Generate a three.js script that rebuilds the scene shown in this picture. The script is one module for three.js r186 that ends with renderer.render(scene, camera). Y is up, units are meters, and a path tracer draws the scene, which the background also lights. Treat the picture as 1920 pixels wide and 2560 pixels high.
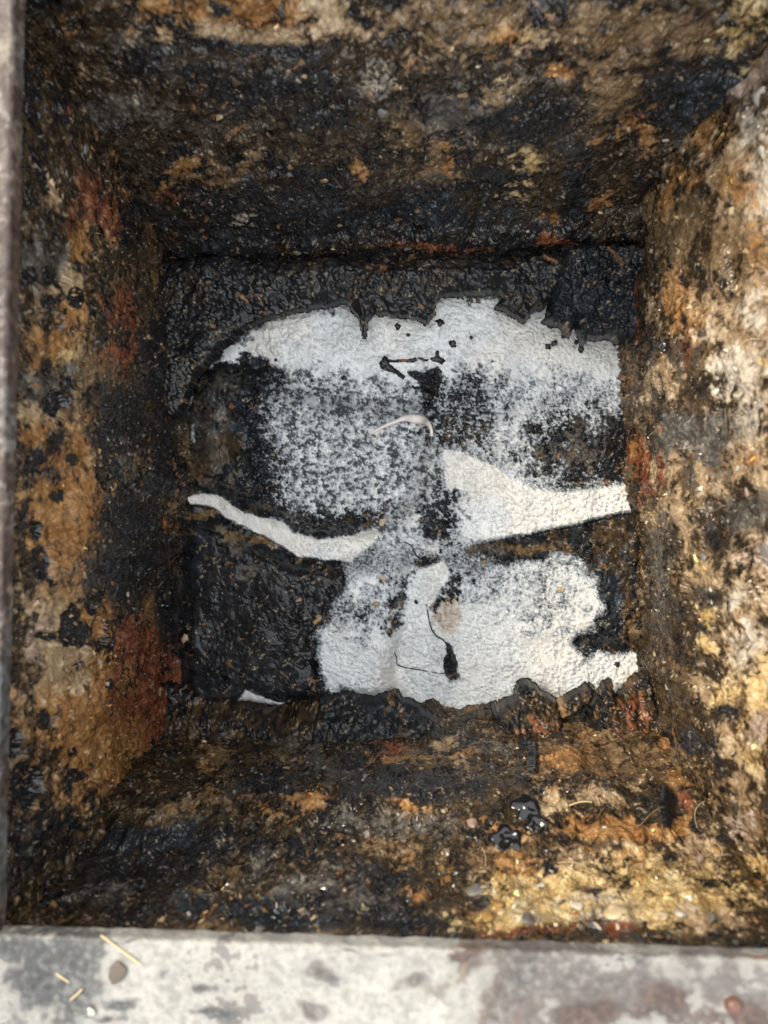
import * as THREE from 'three';
import { mergeGeometries, mergeVertices } from 'three/addons/utils/BufferGeometryUtils.js';

// ------------------------------------------------------------------ camera, sky, sun, exposure
const scene = new THREE.Scene();
const renderer = new THREE.WebGLRenderer({ antialias: true });
renderer.toneMapping = THREE.LinearToneMapping;
renderer.toneMappingExposure = 3.0;
renderer.shadowMap.enabled = true;
renderer.setSize(768, 1024);

const FPX = 1849, H_CAM = 0.98;                       // focal length in photo pixels, height of the phone above the pit floor
const camera = new THREE.PerspectiveCamera(2 * Math.atan(1280 / FPX) * 180 / Math.PI, 0.75, 0.02, 300);
camera.position.set(0, H_CAM, 0);
camera.up.set(0, 0, -1);
camera.lookAt(-190 / FPX * H_CAM, 0, 60 / FPX * H_CAM);
camera.focus = 0.96;
camera.userData.fStop = 4.8;
camera.updateMatrixWorld(true);

const SUN = new THREE.Vector3(-0.82, 1, -0.58).normalize();
{                                                      // overcast sky, brightest overhead
  const w = 256, h = 128, d = new Float32Array(w * h * 4);
  for (let j = 0; j < h; j++) for (let i = 0; i < w; i++) {
    const el = Math.max(0, Math.sin(((j + 0.5) / h - 0.5) * Math.PI)), k = (j * w + i) * 4;
    const wob = 1 + 0.12 * Math.sin(i / w * 6.283 * 3 + el * 5) * Math.cos(el * 7 + i / w * 6.283 * 2);
    const l = (1 + 2 * el) / 3 * 1.02 * wob;
    d[k] = l * 0.965; d[k + 1] = l * 0.995; d[k + 2] = l * 1.04; d[k + 3] = 1;
  }
  const t = new THREE.DataTexture(d, w, h, THREE.RGBAFormat, THREE.FloatType);
  t.mapping = THREE.EquirectangularReflectionMapping; t.magFilter = THREE.LinearFilter; t.minFilter = THREE.LinearFilter;
  t.wrapS = THREE.RepeatWrapping; t.needsUpdate = true;
  scene.background = t; scene.environment = t;
}
const sun = new THREE.DirectionalLight(0xfff0da, 1.4);
sun.position.copy(SUN).multiplyScalar(5);
sun.castShadow = true; sun.shadow.radius = 36; sun.shadow.mapSize.set(2048, 2048);
Object.assign(sun.shadow.camera, { left: -2, right: 2, top: 2, bottom: -2, near: 0.1, far: 20 });
scene.add(sun, sun.target);

// ------------------------------------------------------------------ pixels of the photograph -> places in the pit
const RIGHT = new THREE.Vector3(), UP = new THREE.Vector3(), BACK = new THREE.Vector3();
camera.matrixWorld.extractBasis(RIGHT, UP, BACK);
function at(px, py, y = 0) {                           // where the line of sight of a photo pixel meets height y
  const r = RIGHT.clone().multiplyScalar((px - 960) / FPX).addScaledVector(UP, -(py - 1280) / FPX).sub(BACK);
  return r.multiplyScalar((y - H_CAM) / r.y).add(camera.position);
}
function toPixel(p, out = [0, 0]) {
  const x = p.x, y = p.y - H_CAM, z = p.z;
  const a = x * RIGHT.x + y * RIGHT.y + z * RIGHT.z, b = x * UP.x + y * UP.y + z * UP.z, c = -(x * BACK.x + y * BACK.y + z * BACK.z);
  out[0] = 960 + a / c * FPX; out[1] = 1280 - b / c * FPX;
  return out;
}
const PX = H_CAM / FPX;                                // one photo pixel on the pit floor, in metres

// ------------------------------------------------------------------ noise
let seed = 7;
const rnd = () => { seed = (seed + 0x6d2b79f5) | 0; let t = Math.imul(seed ^ (seed >>> 15), 1 | seed); t = (t + Math.imul(t ^ (t >>> 7), 61 | t)) ^ t; return ((t ^ (t >>> 14)) >>> 0) / 4294967296; };
const PERM = new Uint8Array(512), VAL = new Float32Array(256);
{ const p = [...Array(256).keys()]; for (let i = 255; i > 0; i--) { const j = Math.floor(rnd() * (i + 1)); [p[i], p[j]] = [p[j], p[i]]; } for (let i = 0; i < 512; i++) PERM[i] = p[i & 255]; for (let i = 0; i < 256; i++) VAL[i] = rnd(); }
const GX = new Float32Array(256), GY = new Float32Array(256);
for (let i = 0; i < 256; i++) { GX[i] = Math.cos(i / 256 * 6.2832 * 3); GY[i] = Math.sin(i / 256 * 6.2832 * 3); }
function noise(x, y) {                                 // gradient noise, about -1..1
  const xi = Math.floor(x), yi = Math.floor(y), fx = x - xi, fy = y - yi, X = xi & 255, Y = yi & 255;
  const u = fx * fx * fx * (fx * (fx * 6 - 15) + 10), v = fy * fy * fy * (fy * (fy * 6 - 15) + 10);
  const a = PERM[PERM[X] + Y], b = PERM[PERM[(X + 1) & 255] + Y], c = PERM[PERM[X] + ((Y + 1) & 255)], d = PERM[PERM[(X + 1) & 255] + ((Y + 1) & 255)];
  const n0 = GX[a] * fx + GY[a] * fy, n1 = GX[b] * (fx - 1) + GY[b] * fy, n2 = GX[c] * fx + GY[c] * (fy - 1), n3 = GX[d] * (fx - 1) + GY[d] * (fy - 1);
  return (n0 + u * (n1 - n0) + v * (n2 - n0 + u * (n0 - n1 - n2 + n3))) * 1.5;
}
function fbm(x, y, o) { let s = 0, a = 0.5; for (let i = 0; i < o; i++) { s += a * noise(x, y); x = x * 2.03 + 17.1; y = y * 2.03 + 9.7; a *= 0.5; } return s; }
const W = { d: 0, d2: 0, h: 0 };
function worley(x, y) {                                // nearest two cell points and the nearest one's random value
  const xi = Math.floor(x), yi = Math.floor(y); let b = 9, b2 = 9, h = 0;
  for (let j = -1; j <= 1; j++) for (let i = -1; i <= 1; i++) {
    const k = PERM[PERM[(xi + i) & 255] + ((yi + j) & 255)], dx = xi + i + VAL[k] - x, dy = yi + j + VAL[(k * 7 + 31) & 255] - y, d = dx * dx + dy * dy;
    if (d < b) { b2 = b; b = d; h = k; } else if (d < b2) b2 = d;
  }
  W.d = Math.sqrt(b); W.d2 = Math.sqrt(b2); W.h = VAL[(h * 13 + 101) & 255];
  return W;
}
const clamp = (x, a = 0, b = 1) => (x < a ? a : x > b ? b : x);
const sstep = (a, b, x) => { const t = clamp((x - a) / (b - a)); return t * t * (3 - 2 * t); };
function polySD(poly, x, y) {                          // signed distance to a polygon, positive inside
  let d = 1e18, inside = false;
  for (let i = 0, j = poly.length - 1; i < poly.length; j = i++) {
    const [ax, ay] = poly[j], [bx, by] = poly[i], ex = bx - ax, ey = by - ay, wx = x - ax, wy = y - ay;
    const t = clamp((wx * ex + wy * ey) / (ex * ex + ey * ey)), qx = wx - ex * t, qy = wy - ey * t, q = qx * qx + qy * qy;
    if (q < d) d = q;
    if ((ay > y) !== (by > y) && x < ex * (y - ay) / ey + ax) inside = !inside;
  }
  return (inside ? 1 : -1) * Math.sqrt(d);
}

// ------------------------------------------------------------------ names, labels
const used = {};
function numbered(name) { const n = used[name] = (used[name] ?? -1) + 1; return n ? `${name}_${String(n).padStart(3, '0')}` : name; }
function add(o, name, label, category, group, kind) {
  o.name = numbered(name); scene.add(o);
  if (label) o.userData.label = label;
  if (category) o.userData.category = category;
  if (group) o.userData.group = group;
  if (kind) o.userData.kind = kind;
  shade(o); return o;
}
function part(o, name, parent, extra) { o.name = name; parent.add(o); if (extra) Object.assign(o.userData, extra); shade(o); return o; }
function shade(o) { o.traverse((m) => { if (m.isMesh) { m.castShadow = m.receiveShadow = true; } }); }

// ------------------------------------------------------------------ matter: dark, middle and light tone of each deposit (linear base colours), and how wet it is
const MAT = {
  K: [[.007, .007, .008], [.017, .017, .018], [.05, .05, .052], .14],
  N: [[.007, .009, .012], [.016, .02, .024], [.06, .072, .08], .13],    // blue-black grease
  B: [[.013, .009, .0055], [.043, .029, .016], [.125, .083, .042], .25],
  G: [[.024, .021, .017], [.07, .061, .05], [.20, .18, .145], .34],
  O: [[.075, .032, .01], [.285, .138, .044], [.48, .30, .135], .35],
  R: [[.03, .011, .006], [.175, .055, .024], [.29, .125, .06], .28],
  T: [[.085, .053, .026], [.30, .205, .113], [.58, .46, .29], .36],
  Y: [[.15, .095, .035], [.46, .315, .13], [.74, .61, .37], .42],
  W: [[.17, .138, .10], [.42, .355, .27], [.70, .63, .52], .55],
  P: [[.11, .07, .048], [.29, .205, .145], [.52, .42, .33], .45],
  M: [[.05, .031, .015], [.14, .088, .042], [.31, .215, .12], .31],       // mid brown
};
const tone = (m, g, out) => {
  const [a, b, c] = m;
  if (g < 0.5) { const t = g * 2; for (let i = 0; i < 3; i++) out[i] = a[i] + (b[i] - a[i]) * t; } else { const t = g * 2 - 1; for (let i = 0; i < 3; i++) out[i] = b[i] + (c[i] - b[i]) * t; }
  out[3] = m[3];
};
// stains: where each deposit lies (centre and reach, in pixels of the photograph; resolved once to places on the wall), kind, cover
const c0 = [0, 0, 0, 0], c1 = [0, 0, 0, 0];
function matter(px, py, X, Y, base, stains, out, flat = false) {
  const e = fbm(X * 22, Y * 22, 4), e2 = fbm(X * 70 + 40, Y * 70, 3);
  const wx = px + 70 * fbm(X * 9 + 3, Y * 9, 3), wy = py + 70 * fbm(X * 9 + 50, Y * 9, 3);
  const cw = flat ? 0 : 0.12 + 0.88 * sstep(-0.05, 0.4, fbm(X * 11 + 200, Y * 11, 3)), e3 = fbm(X * 210 + 5, Y * 210 + 60, 3);
  const kx = 3 * e2, ky = 3 * e3;                        // bent cells, so that grains are not all alike
  worley(X * 170 + kx, Y * 170 + kx * .6); const hc = W.h, edge = W.d2 - W.d;
  worley(X * 400 + ky, Y * 400 - ky); const hf = W.h;
  out[4] = 0.5 + 0.55 * fbm(X * 420, Y * 420, 3) + 0.3 * e3 + 0.25 * (0.5 - W.d);
  const g = clamp(0.45 + 0.6 * e2 + 0.4 * e + (flat ? 0.9 : 0.5) * e3 + cw * ((hc - 0.5) * 0.42 + (hf - 0.5) * 0.34 - (edge < 0.08 ? 0.1 : 0)));
  const lf = fbm(X * 13 + 90, Y * 13 + 20, 4) + 0.5 * e2;
  const lg = lf + 0.5 * e3;
  for (const [k, lo] of base) { const w = lo < -5 ? 1 : sstep(lo - 0.1, lo + 0.1, lg); if (w <= 0) continue; tone(MAT[k], g, c1); for (let i = 0; i < 4; i++) out[i] = lo < -5 ? c1[i] : out[i] + (c1[i] - out[i]) * w; }
  for (const [sx, sy, rx, ry, k, cover = 1] of stains) {
    const dx = (wx - sx) / rx, dy = (wy - sy) / ry, d2 = dx * dx + dy * dy;
    if (d2 > 4) continue;
    const w = flat ? sstep(-0.15, 0.5, (1 - Math.sqrt(d2)) * 0.9 + e * 1.3 + e2 * 0.9 + e3 * 0.5 + (cover - 1) * 0.6) : sstep(-0.12, 0.42, (1.06 - Math.sqrt(d2)) * 0.8 + e * 0.8 + e2 * 0.75 + e3 * 0.45 + cw * (hc - 0.5) * 0.3 + (cover - 1) * 0.8);
    if (w <= 0) continue;
    tone(MAT[k], g, c1);
    for (let i = 0; i < 4; i++) out[i] += (c1[i] - out[i]) * w;
  }
  // single grains: pale chips, ochre crumbs and soot
  if (flat) { for (let i = 0; i < 3; i++) out[i] = clamp(out[i], 0.003, 0.8); return; }
  if (hf > 0.975) for (let i = 0; i < 3; i++) out[i] = out[i] * 0.4 + MAT.T[2][i] * (0.2 + 0.5 * e2 + 0.35 * hc);
  if (hc > 0.97 && cw > .3) for (let i = 0; i < 3; i++) out[i] = out[i] * 0.5 + MAT.O[1][i] * 0.6;
  if (hc < 0.05 && cw > .3) for (let i = 0; i < 3; i++) out[i] *= 0.35;
  for (let i = 0; i < 3; i++) out[i] = clamp(out[i], 0.003, 0.8);
}
const toS = (x) => Math.round(255 * (x <= 0.0031308 ? 12.92 * x : 1.055 * Math.pow(x, 1 / 2.4) - 0.055));
function textures(w, h, fn) {                          // colour and roughness maps from fn(u, v, out[4])
  const a = new Uint8Array(w * h * 4), b = new Uint8Array(w * h * 4), e = new Uint8Array(w * h * 4), o = [0, 0, 0, 0, 0];
  for (let j = 0; j < h; j++) for (let i = 0; i < w; i++) {
    fn((i + 0.5) / w, (j + 0.5) / h, o); const k = (j * w + i) * 4;
    a[k] = toS(o[0]); a[k + 1] = toS(o[1]); a[k + 2] = toS(o[2]); a[k + 3] = 255;
    b[k] = 0; b[k + 1] = Math.round(clamp(o[3]) * 255); b[k + 2] = 0; b[k + 3] = 255; e[k] = e[k + 1] = e[k + 2] = Math.round(clamp(o[4]) * 255); e[k + 3] = 255;
  }
  const mk = (d, srgb) => { const t = new THREE.DataTexture(d, w, h, THREE.RGBAFormat); t.magFilter = THREE.LinearFilter; t.minFilter = THREE.LinearMipmapLinearFilter; t.generateMipmaps = true; if (srgb) t.colorSpace = THREE.SRGBColorSpace; t.needsUpdate = true; return t; };
  return { map: mk(a, true), roughnessMap: mk(b, false), bumpMap: mk(e, false) };
}
function gridMesh(nu, nv, fn, material, keep) {        // fn(i, j, position) writes a point; keep(i, j) drops cells
  const n = (nu + 1) * (nv + 1), pos = new Float32Array(n * 3), uv = new Float32Array(n * 2), p = new THREE.Vector3();
  for (let j = 0, k = 0; j <= nv; j++) for (let i = 0; i <= nu; i++, k++) { fn(i, j, p, k); pos[k * 3] = p.x; pos[k * 3 + 1] = p.y; pos[k * 3 + 2] = p.z; uv[k * 2] = i / nu; uv[k * 2 + 1] = j / nv; }
  const idx = [];
  for (let j = 0; j < nv; j++) for (let i = 0; i < nu; i++) if (!keep || keep(i, j)) { const a = j * (nu + 1) + i, b = a + 1, c = a + nu + 1, d = c + 1; idx.push(a, b, d, a, d, c); }
  const g = new THREE.BufferGeometry();
  g.setAttribute('position', new THREE.BufferAttribute(pos, 3)); g.setAttribute('uv', new THREE.BufferAttribute(uv, 2)); g.setIndex(idx);
  g.computeVertexNormals();
  return new THREE.Mesh(g, material);
}

// ------------------------------------------------------------------ the four crusted walls
const Y_TOP = 0.47, V0 = -0.14;
const FLOOR = { FL: [455, 668], FR: [1540, 628], NR: [1604, 1768], NL: [440, 1800] };
const TOP = { FL: [-70, -110], FR: [2090, -190], NR: [2040, 2415], NL: [-30, 2362] };
const cf = (k) => at(...FLOOR[k], 0), ct = (k) => at(...TOP[k], Y_TOP);
const bump = (x, c, w) => Math.exp(-((x - c) * (x - c)) / (w * w));
function makeWall(o) {
  const A0 = cf(o.a), A1 = cf(o.b), T0 = ct(o.a), T1 = ct(o.b);
  const n = A1.clone().sub(A0).cross(T0.clone().sub(A0)).normalize();
  const mid = at(1100, 1220, 0.2); if (n.dot(mid.clone().sub(A0)) < 0) n.negate();
  const len = A0.distanceTo(A1), hgt = A0.distanceTo(T0), S0 = -0.07, S1 = 1.07, V1 = 1.0;
  const sOf = (u) => S0 + (S1 - S0) * u, vOf = (t) => V0 + (V1 - V0) * t;
  const base = (s, v, p) => { const k = (1 - s) * (1 - v), l = s * (1 - v), m = (1 - s) * v, q = s * v; return p.set(A0.x * k + A1.x * l + T0.x * m + T1.x * q, A0.y * k + A1.y * l + T0.y * m + T1.y * q, A0.z * k + A1.z * l + T0.z * m + T1.z * q); };
  const pq = [0, 0], pp = new THREE.Vector3();
  function depth(s, v) {
    const X = s * len + o.seed, Y = v * hgt + o.seed * 0.37;
    base(s, v, pp); toPixel(pp, pq);
    const rough = o.rough?.(s, v) ?? 1;
    let d = 0.012 * fbm(X * 5, Y * 5, 3) + 0.010 * fbm(X * 17 + 5, Y * 17, 3);
    const r = fbm(X * 38 + 9, Y * 38, 3), r2 = fbm(X * 95, Y * 95 + 4, 3); d += 0.0055 * rough * (0.3 - Math.abs(r) * 1.6) + 0.0028 * rough * r2;
    const cw = 0.15 + 0.85 * sstep(-0.05, 0.4, fbm(X * 11 + 200, Y * 11, 3));
    worley(X * 105 + 6 * r, Y * 105 + 6 * r2); d += cw * rough * 0.0022 * (0.45 - W.d) * (W.h > 0.35 ? 1 : 0.2);
    worley(X * 260 + 4 * r2, Y * 260); d += cw * rough * 0.0014 * (0.5 - W.d) * (W.h > 0.4 ? 1.2 : 0.1);
    d += rough * 0.0021 * fbm(X * 240, Y * 240, 3);
    d += o.profile?.(s, v, X, Y) ?? 0;
    d += (o.fillet ?? 0.006) * Math.exp(-Math.max(v, -0.05) / 0.05) * (0.6 + 0.9 * noise(X * 11 + 4, 3.3) + 0.5 * noise(X * 31, 7.7));
    if (o.holes) for (const [hx, hy, rx, ry, dp] of o.holes) { const dx = (pq[0] - hx) / rx, dy = (pq[1] - hy) / ry, q = dx * dx + dy * dy + 1.3 * r + 0.5 * r2; if (q < 1.3) d -= 0.45 * dp * sstep(1.3, 0.5, q); }
    return d;
  }
  const point = (s, v, p) => { const d = depth(s, v); base(s, v, p); return p.addScaledVector(n, d); };
  const q = new THREE.Vector3(), px = [0, 0];
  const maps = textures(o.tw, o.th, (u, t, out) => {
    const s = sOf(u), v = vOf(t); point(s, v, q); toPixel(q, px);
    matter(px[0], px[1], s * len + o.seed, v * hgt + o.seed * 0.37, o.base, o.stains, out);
    if (o.holes) for (const [hx, hy, rx, ry] of o.holes) { const dx = (px[0] - hx) / rx, dy = (px[1] - hy) / ry; if (dx * dx + dy * dy + 1.3 * fbm((s * len + o.seed) * 38 + 9, (v * hgt + o.seed * 0.37) * 38, 3) + 0.5 * fbm((s * len + o.seed) * 95, (v * hgt + o.seed * 0.37) * 95 + 4, 3) < 0.8) { tone(MAT.K, 0.3, out); } }  // shallow holes are also coloured black, shade of depth put into the colour
  });
  const m = new THREE.MeshStandardMaterial({ ...maps, bumpScale: .0022, roughness: .82, metalness: 0 });
  const mesh = gridMesh(o.nu, o.nv, (i, j, p) => point(sOf(i / o.nu), vOf(j / o.nv), p), m);
  // find (s, v) of the surface seen at a photo pixel
  function find(x0, y0) {
    let x = x0, y = y0;
    let s = 0.5, v = 0.5; const p = new THREE.Vector3(), a = [0, 0], b = [0, 0], c = [0, 0];
    for (let k = 0; k < 14; k++) {
      toPixel(base(s, v, p), a); toPixel(base(s + 1e-3, v, p), b); toPixel(base(s, v + 1e-3, p), c);
      const j11 = (b[0] - a[0]) * 1e3, j21 = (b[1] - a[1]) * 1e3, j12 = (c[0] - a[0]) * 1e3, j22 = (c[1] - a[1]) * 1e3, det = j11 * j22 - j12 * j21, ex = x - a[0], ey = y - a[1];
      s += clamp((ex * j22 - ey * j12) / det, -0.2, 0.2); v += clamp((ey * j11 - ex * j21) / det, -0.2, 0.2);
      s = clamp(s, -0.1, 1.1); v = clamp(v, -0.1, 1);
      if (k === 5 || k === 9) { toPixel(point(s, v, p), b); x += 0.85 * (x0 - b[0]); y += 0.85 * (y0 - b[1]); }
    }
    return [s, v];
  }
  const root = new THREE.Group(); root.position.copy(A0.clone().add(A1).multiplyScalar(0.5));
  mesh.position.copy(root.position).negate();
  part(mesh, 'crust', root);
  add(root, o.name, o.label, 'wall', null, 'structure');
  return { root, point, find, n, S0, S1, o, base, len, hgt };
}
const walls = {};
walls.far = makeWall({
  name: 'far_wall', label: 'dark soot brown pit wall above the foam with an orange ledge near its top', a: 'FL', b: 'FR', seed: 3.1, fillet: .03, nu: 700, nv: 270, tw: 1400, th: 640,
  base: [['K', -9], ['B', -0.1], ['G', 0.28], ['B', 0.42]],
  profile: (s, v) => 0.02 * sstep(0.1, -0.05, v) - 0.012 * sstep(0.76, 0.95, v) * sstep(0.2, 0.3, s) + 0.012 * bump(v, 0.13, 0.05),
  stains: [
    [250, 60, 170, 70, 'B'], [180, 200, 140, 120, 'B'], [190, 190, 40, 40, 'T', .7], [90, 300, 36, 42, 'G'], [335, 90, 36, 28, 'G'], [300, 280, 120, 60, 'G', .7],
    [600, 30, 190, 66, 'O', 1.15], [600, 80, 170, 26, 'T', 1.1], [610, 120, 200, 24, 'K', .9], [530, 20, 40, 30, 'K', .8], [860, 60, 130, 50, 'T', .6], [820, 20, 70, 40, 'T'], [990, 40, 70, 40, 'T'], [1180, 50, 230, 90, 'M', .8], [1500, 90, 260, 110, 'M', .7], [1340, 110, 90, 60, 'T', .6], [1260, 100, 60, 40, 'O', .6],  // ledge: orange crust painted brighter where it catches light; dark strip under its edge
    [1390, 185, 50, 22, 'O', .9], [960, 210, 50, 44, 'W', .7], [1010, 330, 60, 60, 'M'], [1130, 280, 130, 70, 'G', .9], [1240, 230, 70, 50, 'T', .6], [700, 230, 260, 90, 'K', .8], [620, 400, 60, 25, 'T', .6],
    [470, 400, 40, 36, 'O', .6], [430, 480, 70, 34, 'R', .5], [540, 430, 90, 40, 'M', .9], [878, 420, 24, 46, 'O', .7], [1075, 420, 50, 50, 'M'], [1105, 400, 26, 60, 'O', .6],
    [1310, 420, 60, 60, 'Y', .75], [1385, 540, 34, 26, 'O'], [1390, 440, 38, 90, 'B'], [1540, 420, 60, 90, 'B'], [1525, 510, 30, 30, 'O', .8], [1600, 300, 46, 56, 'O'], [1640, 350, 30, 50, 'O', .8], [1690, 220, 90, 90, 'K'], [1790, 230, 90, 105, 'N', 1.2], [1560, 250, 90, 70, 'M', .8], [1650, 60, 170, 60, 'M'], [1850, 60, 90, 90, 'Y', .8],
    [690, 560, 300, 90, 'K'], [1080, 530, 200, 60, 'N', .9], [1290, 600, 160, 50, 'K'], [560, 660, 200, 60, 'N', .8], [1330, 300, 100, 60, 'K'], [1460, 470, 40, 110, 'K'],
    [1100, 615, 140, 18, 'R', .8], [1380, 606, 60, 26, 'R', .85], [630, 560, 36, 22, 'W', .45], [900, 690, 160, 26, 'G', .6], [1440, 670, 100, 36, 'G', .9], [1240, 690, 110, 22, 'G', .8], [720, 690, 40, 26, 'N'], [1020, 640, 60, 20, 'M', .7],
  ],
});
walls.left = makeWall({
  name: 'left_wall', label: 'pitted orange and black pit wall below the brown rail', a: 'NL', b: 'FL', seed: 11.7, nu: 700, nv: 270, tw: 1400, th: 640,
  base: [['K', -9], ['B', -0.15], ['M', 0.22]],
  profile: (s, v) => 0.018 * sstep(0.1, -0.05, v) + 0.012 * bump(v, 0.62, 0.16) - 0.006 * bump(v, 0.3, 0.1),
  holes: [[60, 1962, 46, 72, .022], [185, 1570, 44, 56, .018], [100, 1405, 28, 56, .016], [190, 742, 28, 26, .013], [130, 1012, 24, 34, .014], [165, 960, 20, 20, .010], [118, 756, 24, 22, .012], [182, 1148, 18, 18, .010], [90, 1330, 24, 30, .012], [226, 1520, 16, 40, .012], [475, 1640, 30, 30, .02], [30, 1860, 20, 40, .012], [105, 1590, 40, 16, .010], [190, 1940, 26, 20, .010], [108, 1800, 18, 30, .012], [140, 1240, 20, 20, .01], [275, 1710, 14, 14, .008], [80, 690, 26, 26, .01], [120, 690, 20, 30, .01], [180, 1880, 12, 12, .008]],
  stains: [
    [150, 430, 90, 60, 'B'], [110, 470, 40, 60, 'T', .7], [240, 520, 110, 100, 'R', .5], [200, 600, 50, 60, 'O', .9], [180, 560, 60, 50, 'R', .6], [110, 640, 50, 60, 'G'], [165, 700, 50, 40, 'T'], [170, 780, 80, 60, 'O', .8], [110, 850, 70, 60, 'O'], [165, 910, 60, 40, 'Y', .9], [230, 930, 50, 60, 'M'], [110, 960, 60, 60, 'G'], [290, 880, 60, 100, 'R', .45],
    [120, 1050, 90, 60, 'T', .9], [220, 1060, 60, 60, 'M'], [100, 1100, 60, 50, 'O', .9], [185, 1150, 60, 60, 'O'], [165, 1170, 40, 50, 'R', .7], [200, 1250, 60, 60, 'O'], [120, 1230, 60, 60, 'T', .8], [140, 1320, 70, 50, 'O', .9], [160, 1400, 90, 60, 'T', .9], [190, 1450, 60, 50, 'M'], [140, 1500, 80, 70, 'T'], [90, 1600, 60, 80, 'P', .9], [150, 1620, 70, 60, 'T', .9], [100, 1740, 60, 80, 'P', .75],
    [250, 1560, 40, 70, 'O', .9], [160, 1720, 90, 80, 'T', .9], [250, 1700, 90, 90, 'O'], [240, 1830, 120, 100, 'O'], [350, 1830, 110, 60, 'O', .8], [270, 1950, 90, 50, 'O', .9], [330, 1740, 60, 60, 'O', .8], [360, 1780, 46, 46, 'R'], [385, 1800, 40, 50, 'R'], [405, 1680, 34, 80, 'R', .9], [330, 1600, 50, 70, 'R', .8], [370, 1510, 20, 24, 'O', .9], [430, 1830, 50, 50, 'R', .8],
    [150, 1300, 90, 200, 'O', .95], [240, 1810, 150, 150, 'O', 1.15], [160, 1640, 90, 90, 'T', .9], [385, 1700, 60, 130, 'R', 1.2], [350, 1760, 70, 60, 'R', 1.1], [330, 1590, 44, 60, 'R', .9],
    [330, 1060, 70, 100, 'K'], [330, 1180, 100, 50, 'K', .8], [310, 1300, 90, 70, 'K'], [330, 1410, 110, 100, 'K'], [410, 900, 70, 300, 'K'], [420, 1500, 40, 130, 'K'], [360, 700, 60, 200, 'B', .8], [440, 870, 16, 40, 'R', .7], [330, 1150, 60, 60, 'G', .6], [380, 1130, 40, 40, 'M', .6], [410, 1310, 8, 16, 'R'], [300, 780, 30, 80, 'R', .7], [60, 1500, 40, 60, 'T', .7],
  ],
});
walls.right = makeWall({
  name: 'right_wall', label: 'rust brown pit wall with a pale tan upper half', a: 'FR', b: 'NR', seed: 23.3, nu: 700, nv: 270, tw: 1400, th: 640,
  base: [['B', -9], ['M', 0.02], ['G', 0.24], ['T', 0.5]],
  rough: () => 0.75,
  profile: (s, v, X, Y) => 0.006 * sstep(0.08, -0.05, v) + 0.014 * bump(v, 0.42, 0.12) - 0.02 * sstep(0.5, 0.95, v) + 0.006 * noise(X * 9, Y * 40),
  stains: [
    [1590, 700, 40, 160, 'B'], [1575, 760, 20, 120, 'R', .8], [1700, 560, 120, 110, 'M', .9], [1660, 480, 40, 60, 'O', .7], [1720, 440, 60, 60, 'O', .7], [1790, 330, 50, 70, 'O', .8], [1700, 760, 44, 80, 'O'], [1612, 790, 30, 36, 'O', .8], [1640, 770, 40, 50, 'T', .6], [1710, 880, 24, 60, 'R', .9], [1650, 880, 60, 50, 'K', .6], [1640, 970, 40, 50, 'W', .5], [1645, 950, 26, 40, 'T'], [1720, 960, 30, 60, 'B'], [1590, 980, 26, 40, 'O', .6],
    [1600, 1140, 40, 60, 'R'], [1605, 1210, 36, 60, 'R', .95], [1580, 1120, 20, 30, 'O', .7], [1660, 1180, 50, 80, 'T', .6], [1690, 1080, 60, 60, 'G'], [1660, 1270, 60, 60, 'T', .8], [1700, 1320, 40, 50, 'T', .9],
    [1890, 700, 120, 420, 'T', 1], [1880, 1500, 80, 500, 'T', .6], [1870, 880, 110, 180, 'W', .72], [1890, 1800, 90, 200, 'Y', .6],
    [1850, 800, 70, 90, 'T', .8], [1840, 920, 90, 100, 'W', .75], [1870, 1020, 80, 100, 'W', .6], [1810, 1060, 50, 80, 'G'], [1880, 760, 60, 70, 'W', .8], [1900, 500, 60, 120, 'W', .8], [1880, 170, 60, 90, 'P'], [1890, 330, 40, 60, 'W', .8], [1840, 470, 60, 80, 'O', .6], [1880, 620, 60, 60, 'O', .7], [1800, 650, 70, 80, 'M'], [1860, 1180, 60, 60, 'T'], [1870, 1160, 24, 18, 'O'], [1770, 1190, 30, 40, 'T'], [1790, 1130, 40, 60, 'G'], [1900, 880, 40, 40, 'Y', .6],
    [1860, 1290, 70, 50, 'G'], [1890, 1390, 50, 50, 'P', .8], [1790, 1340, 60, 60, 'K', .7], [1640, 1390, 40, 90, 'G'], [1650, 1540, 50, 120, 'G', .9], [1640, 1620, 40, 60, 'B'], [1770, 1440, 60, 34, 'T'], [1750, 1420, 40, 40, 'Y', .6], [1790, 1490, 50, 26, 'K'], [1790, 1550, 50, 34, 'Y', .9], [1780, 1585, 24, 22, 'K'], [1790, 1620, 44, 34, 'Y', .8], [1720, 1560, 40, 60, 'B'], [1760, 1680, 40, 40, 'B'], [1750, 1720, 44, 40, 'T'], [1820, 1740, 50, 34, 'Y', .7], [1830, 1770, 40, 14, 'K'], [1880, 1620, 50, 90, 'W', .6], [1860, 1500, 40, 60, 'W', .5], [1900, 1720, 40, 90, 'Y', .7], [1890, 1810, 34, 40, 'P'], [1660, 1740, 60, 60, 'B'],
    [1700, 1840, 24, 40, 'K'], [1740, 1850, 50, 16, 'K'], [1780, 1880, 20, 60, 'K'], [1810, 1830, 50, 40, 'T'], [1850, 1950, 60, 60, 'T'], [1880, 2060, 50, 60, 'M'], [1840, 2050, 60, 60, 'P', .6], [1900, 2200, 80, 90, 'Y', .8],
  ],
});
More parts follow.
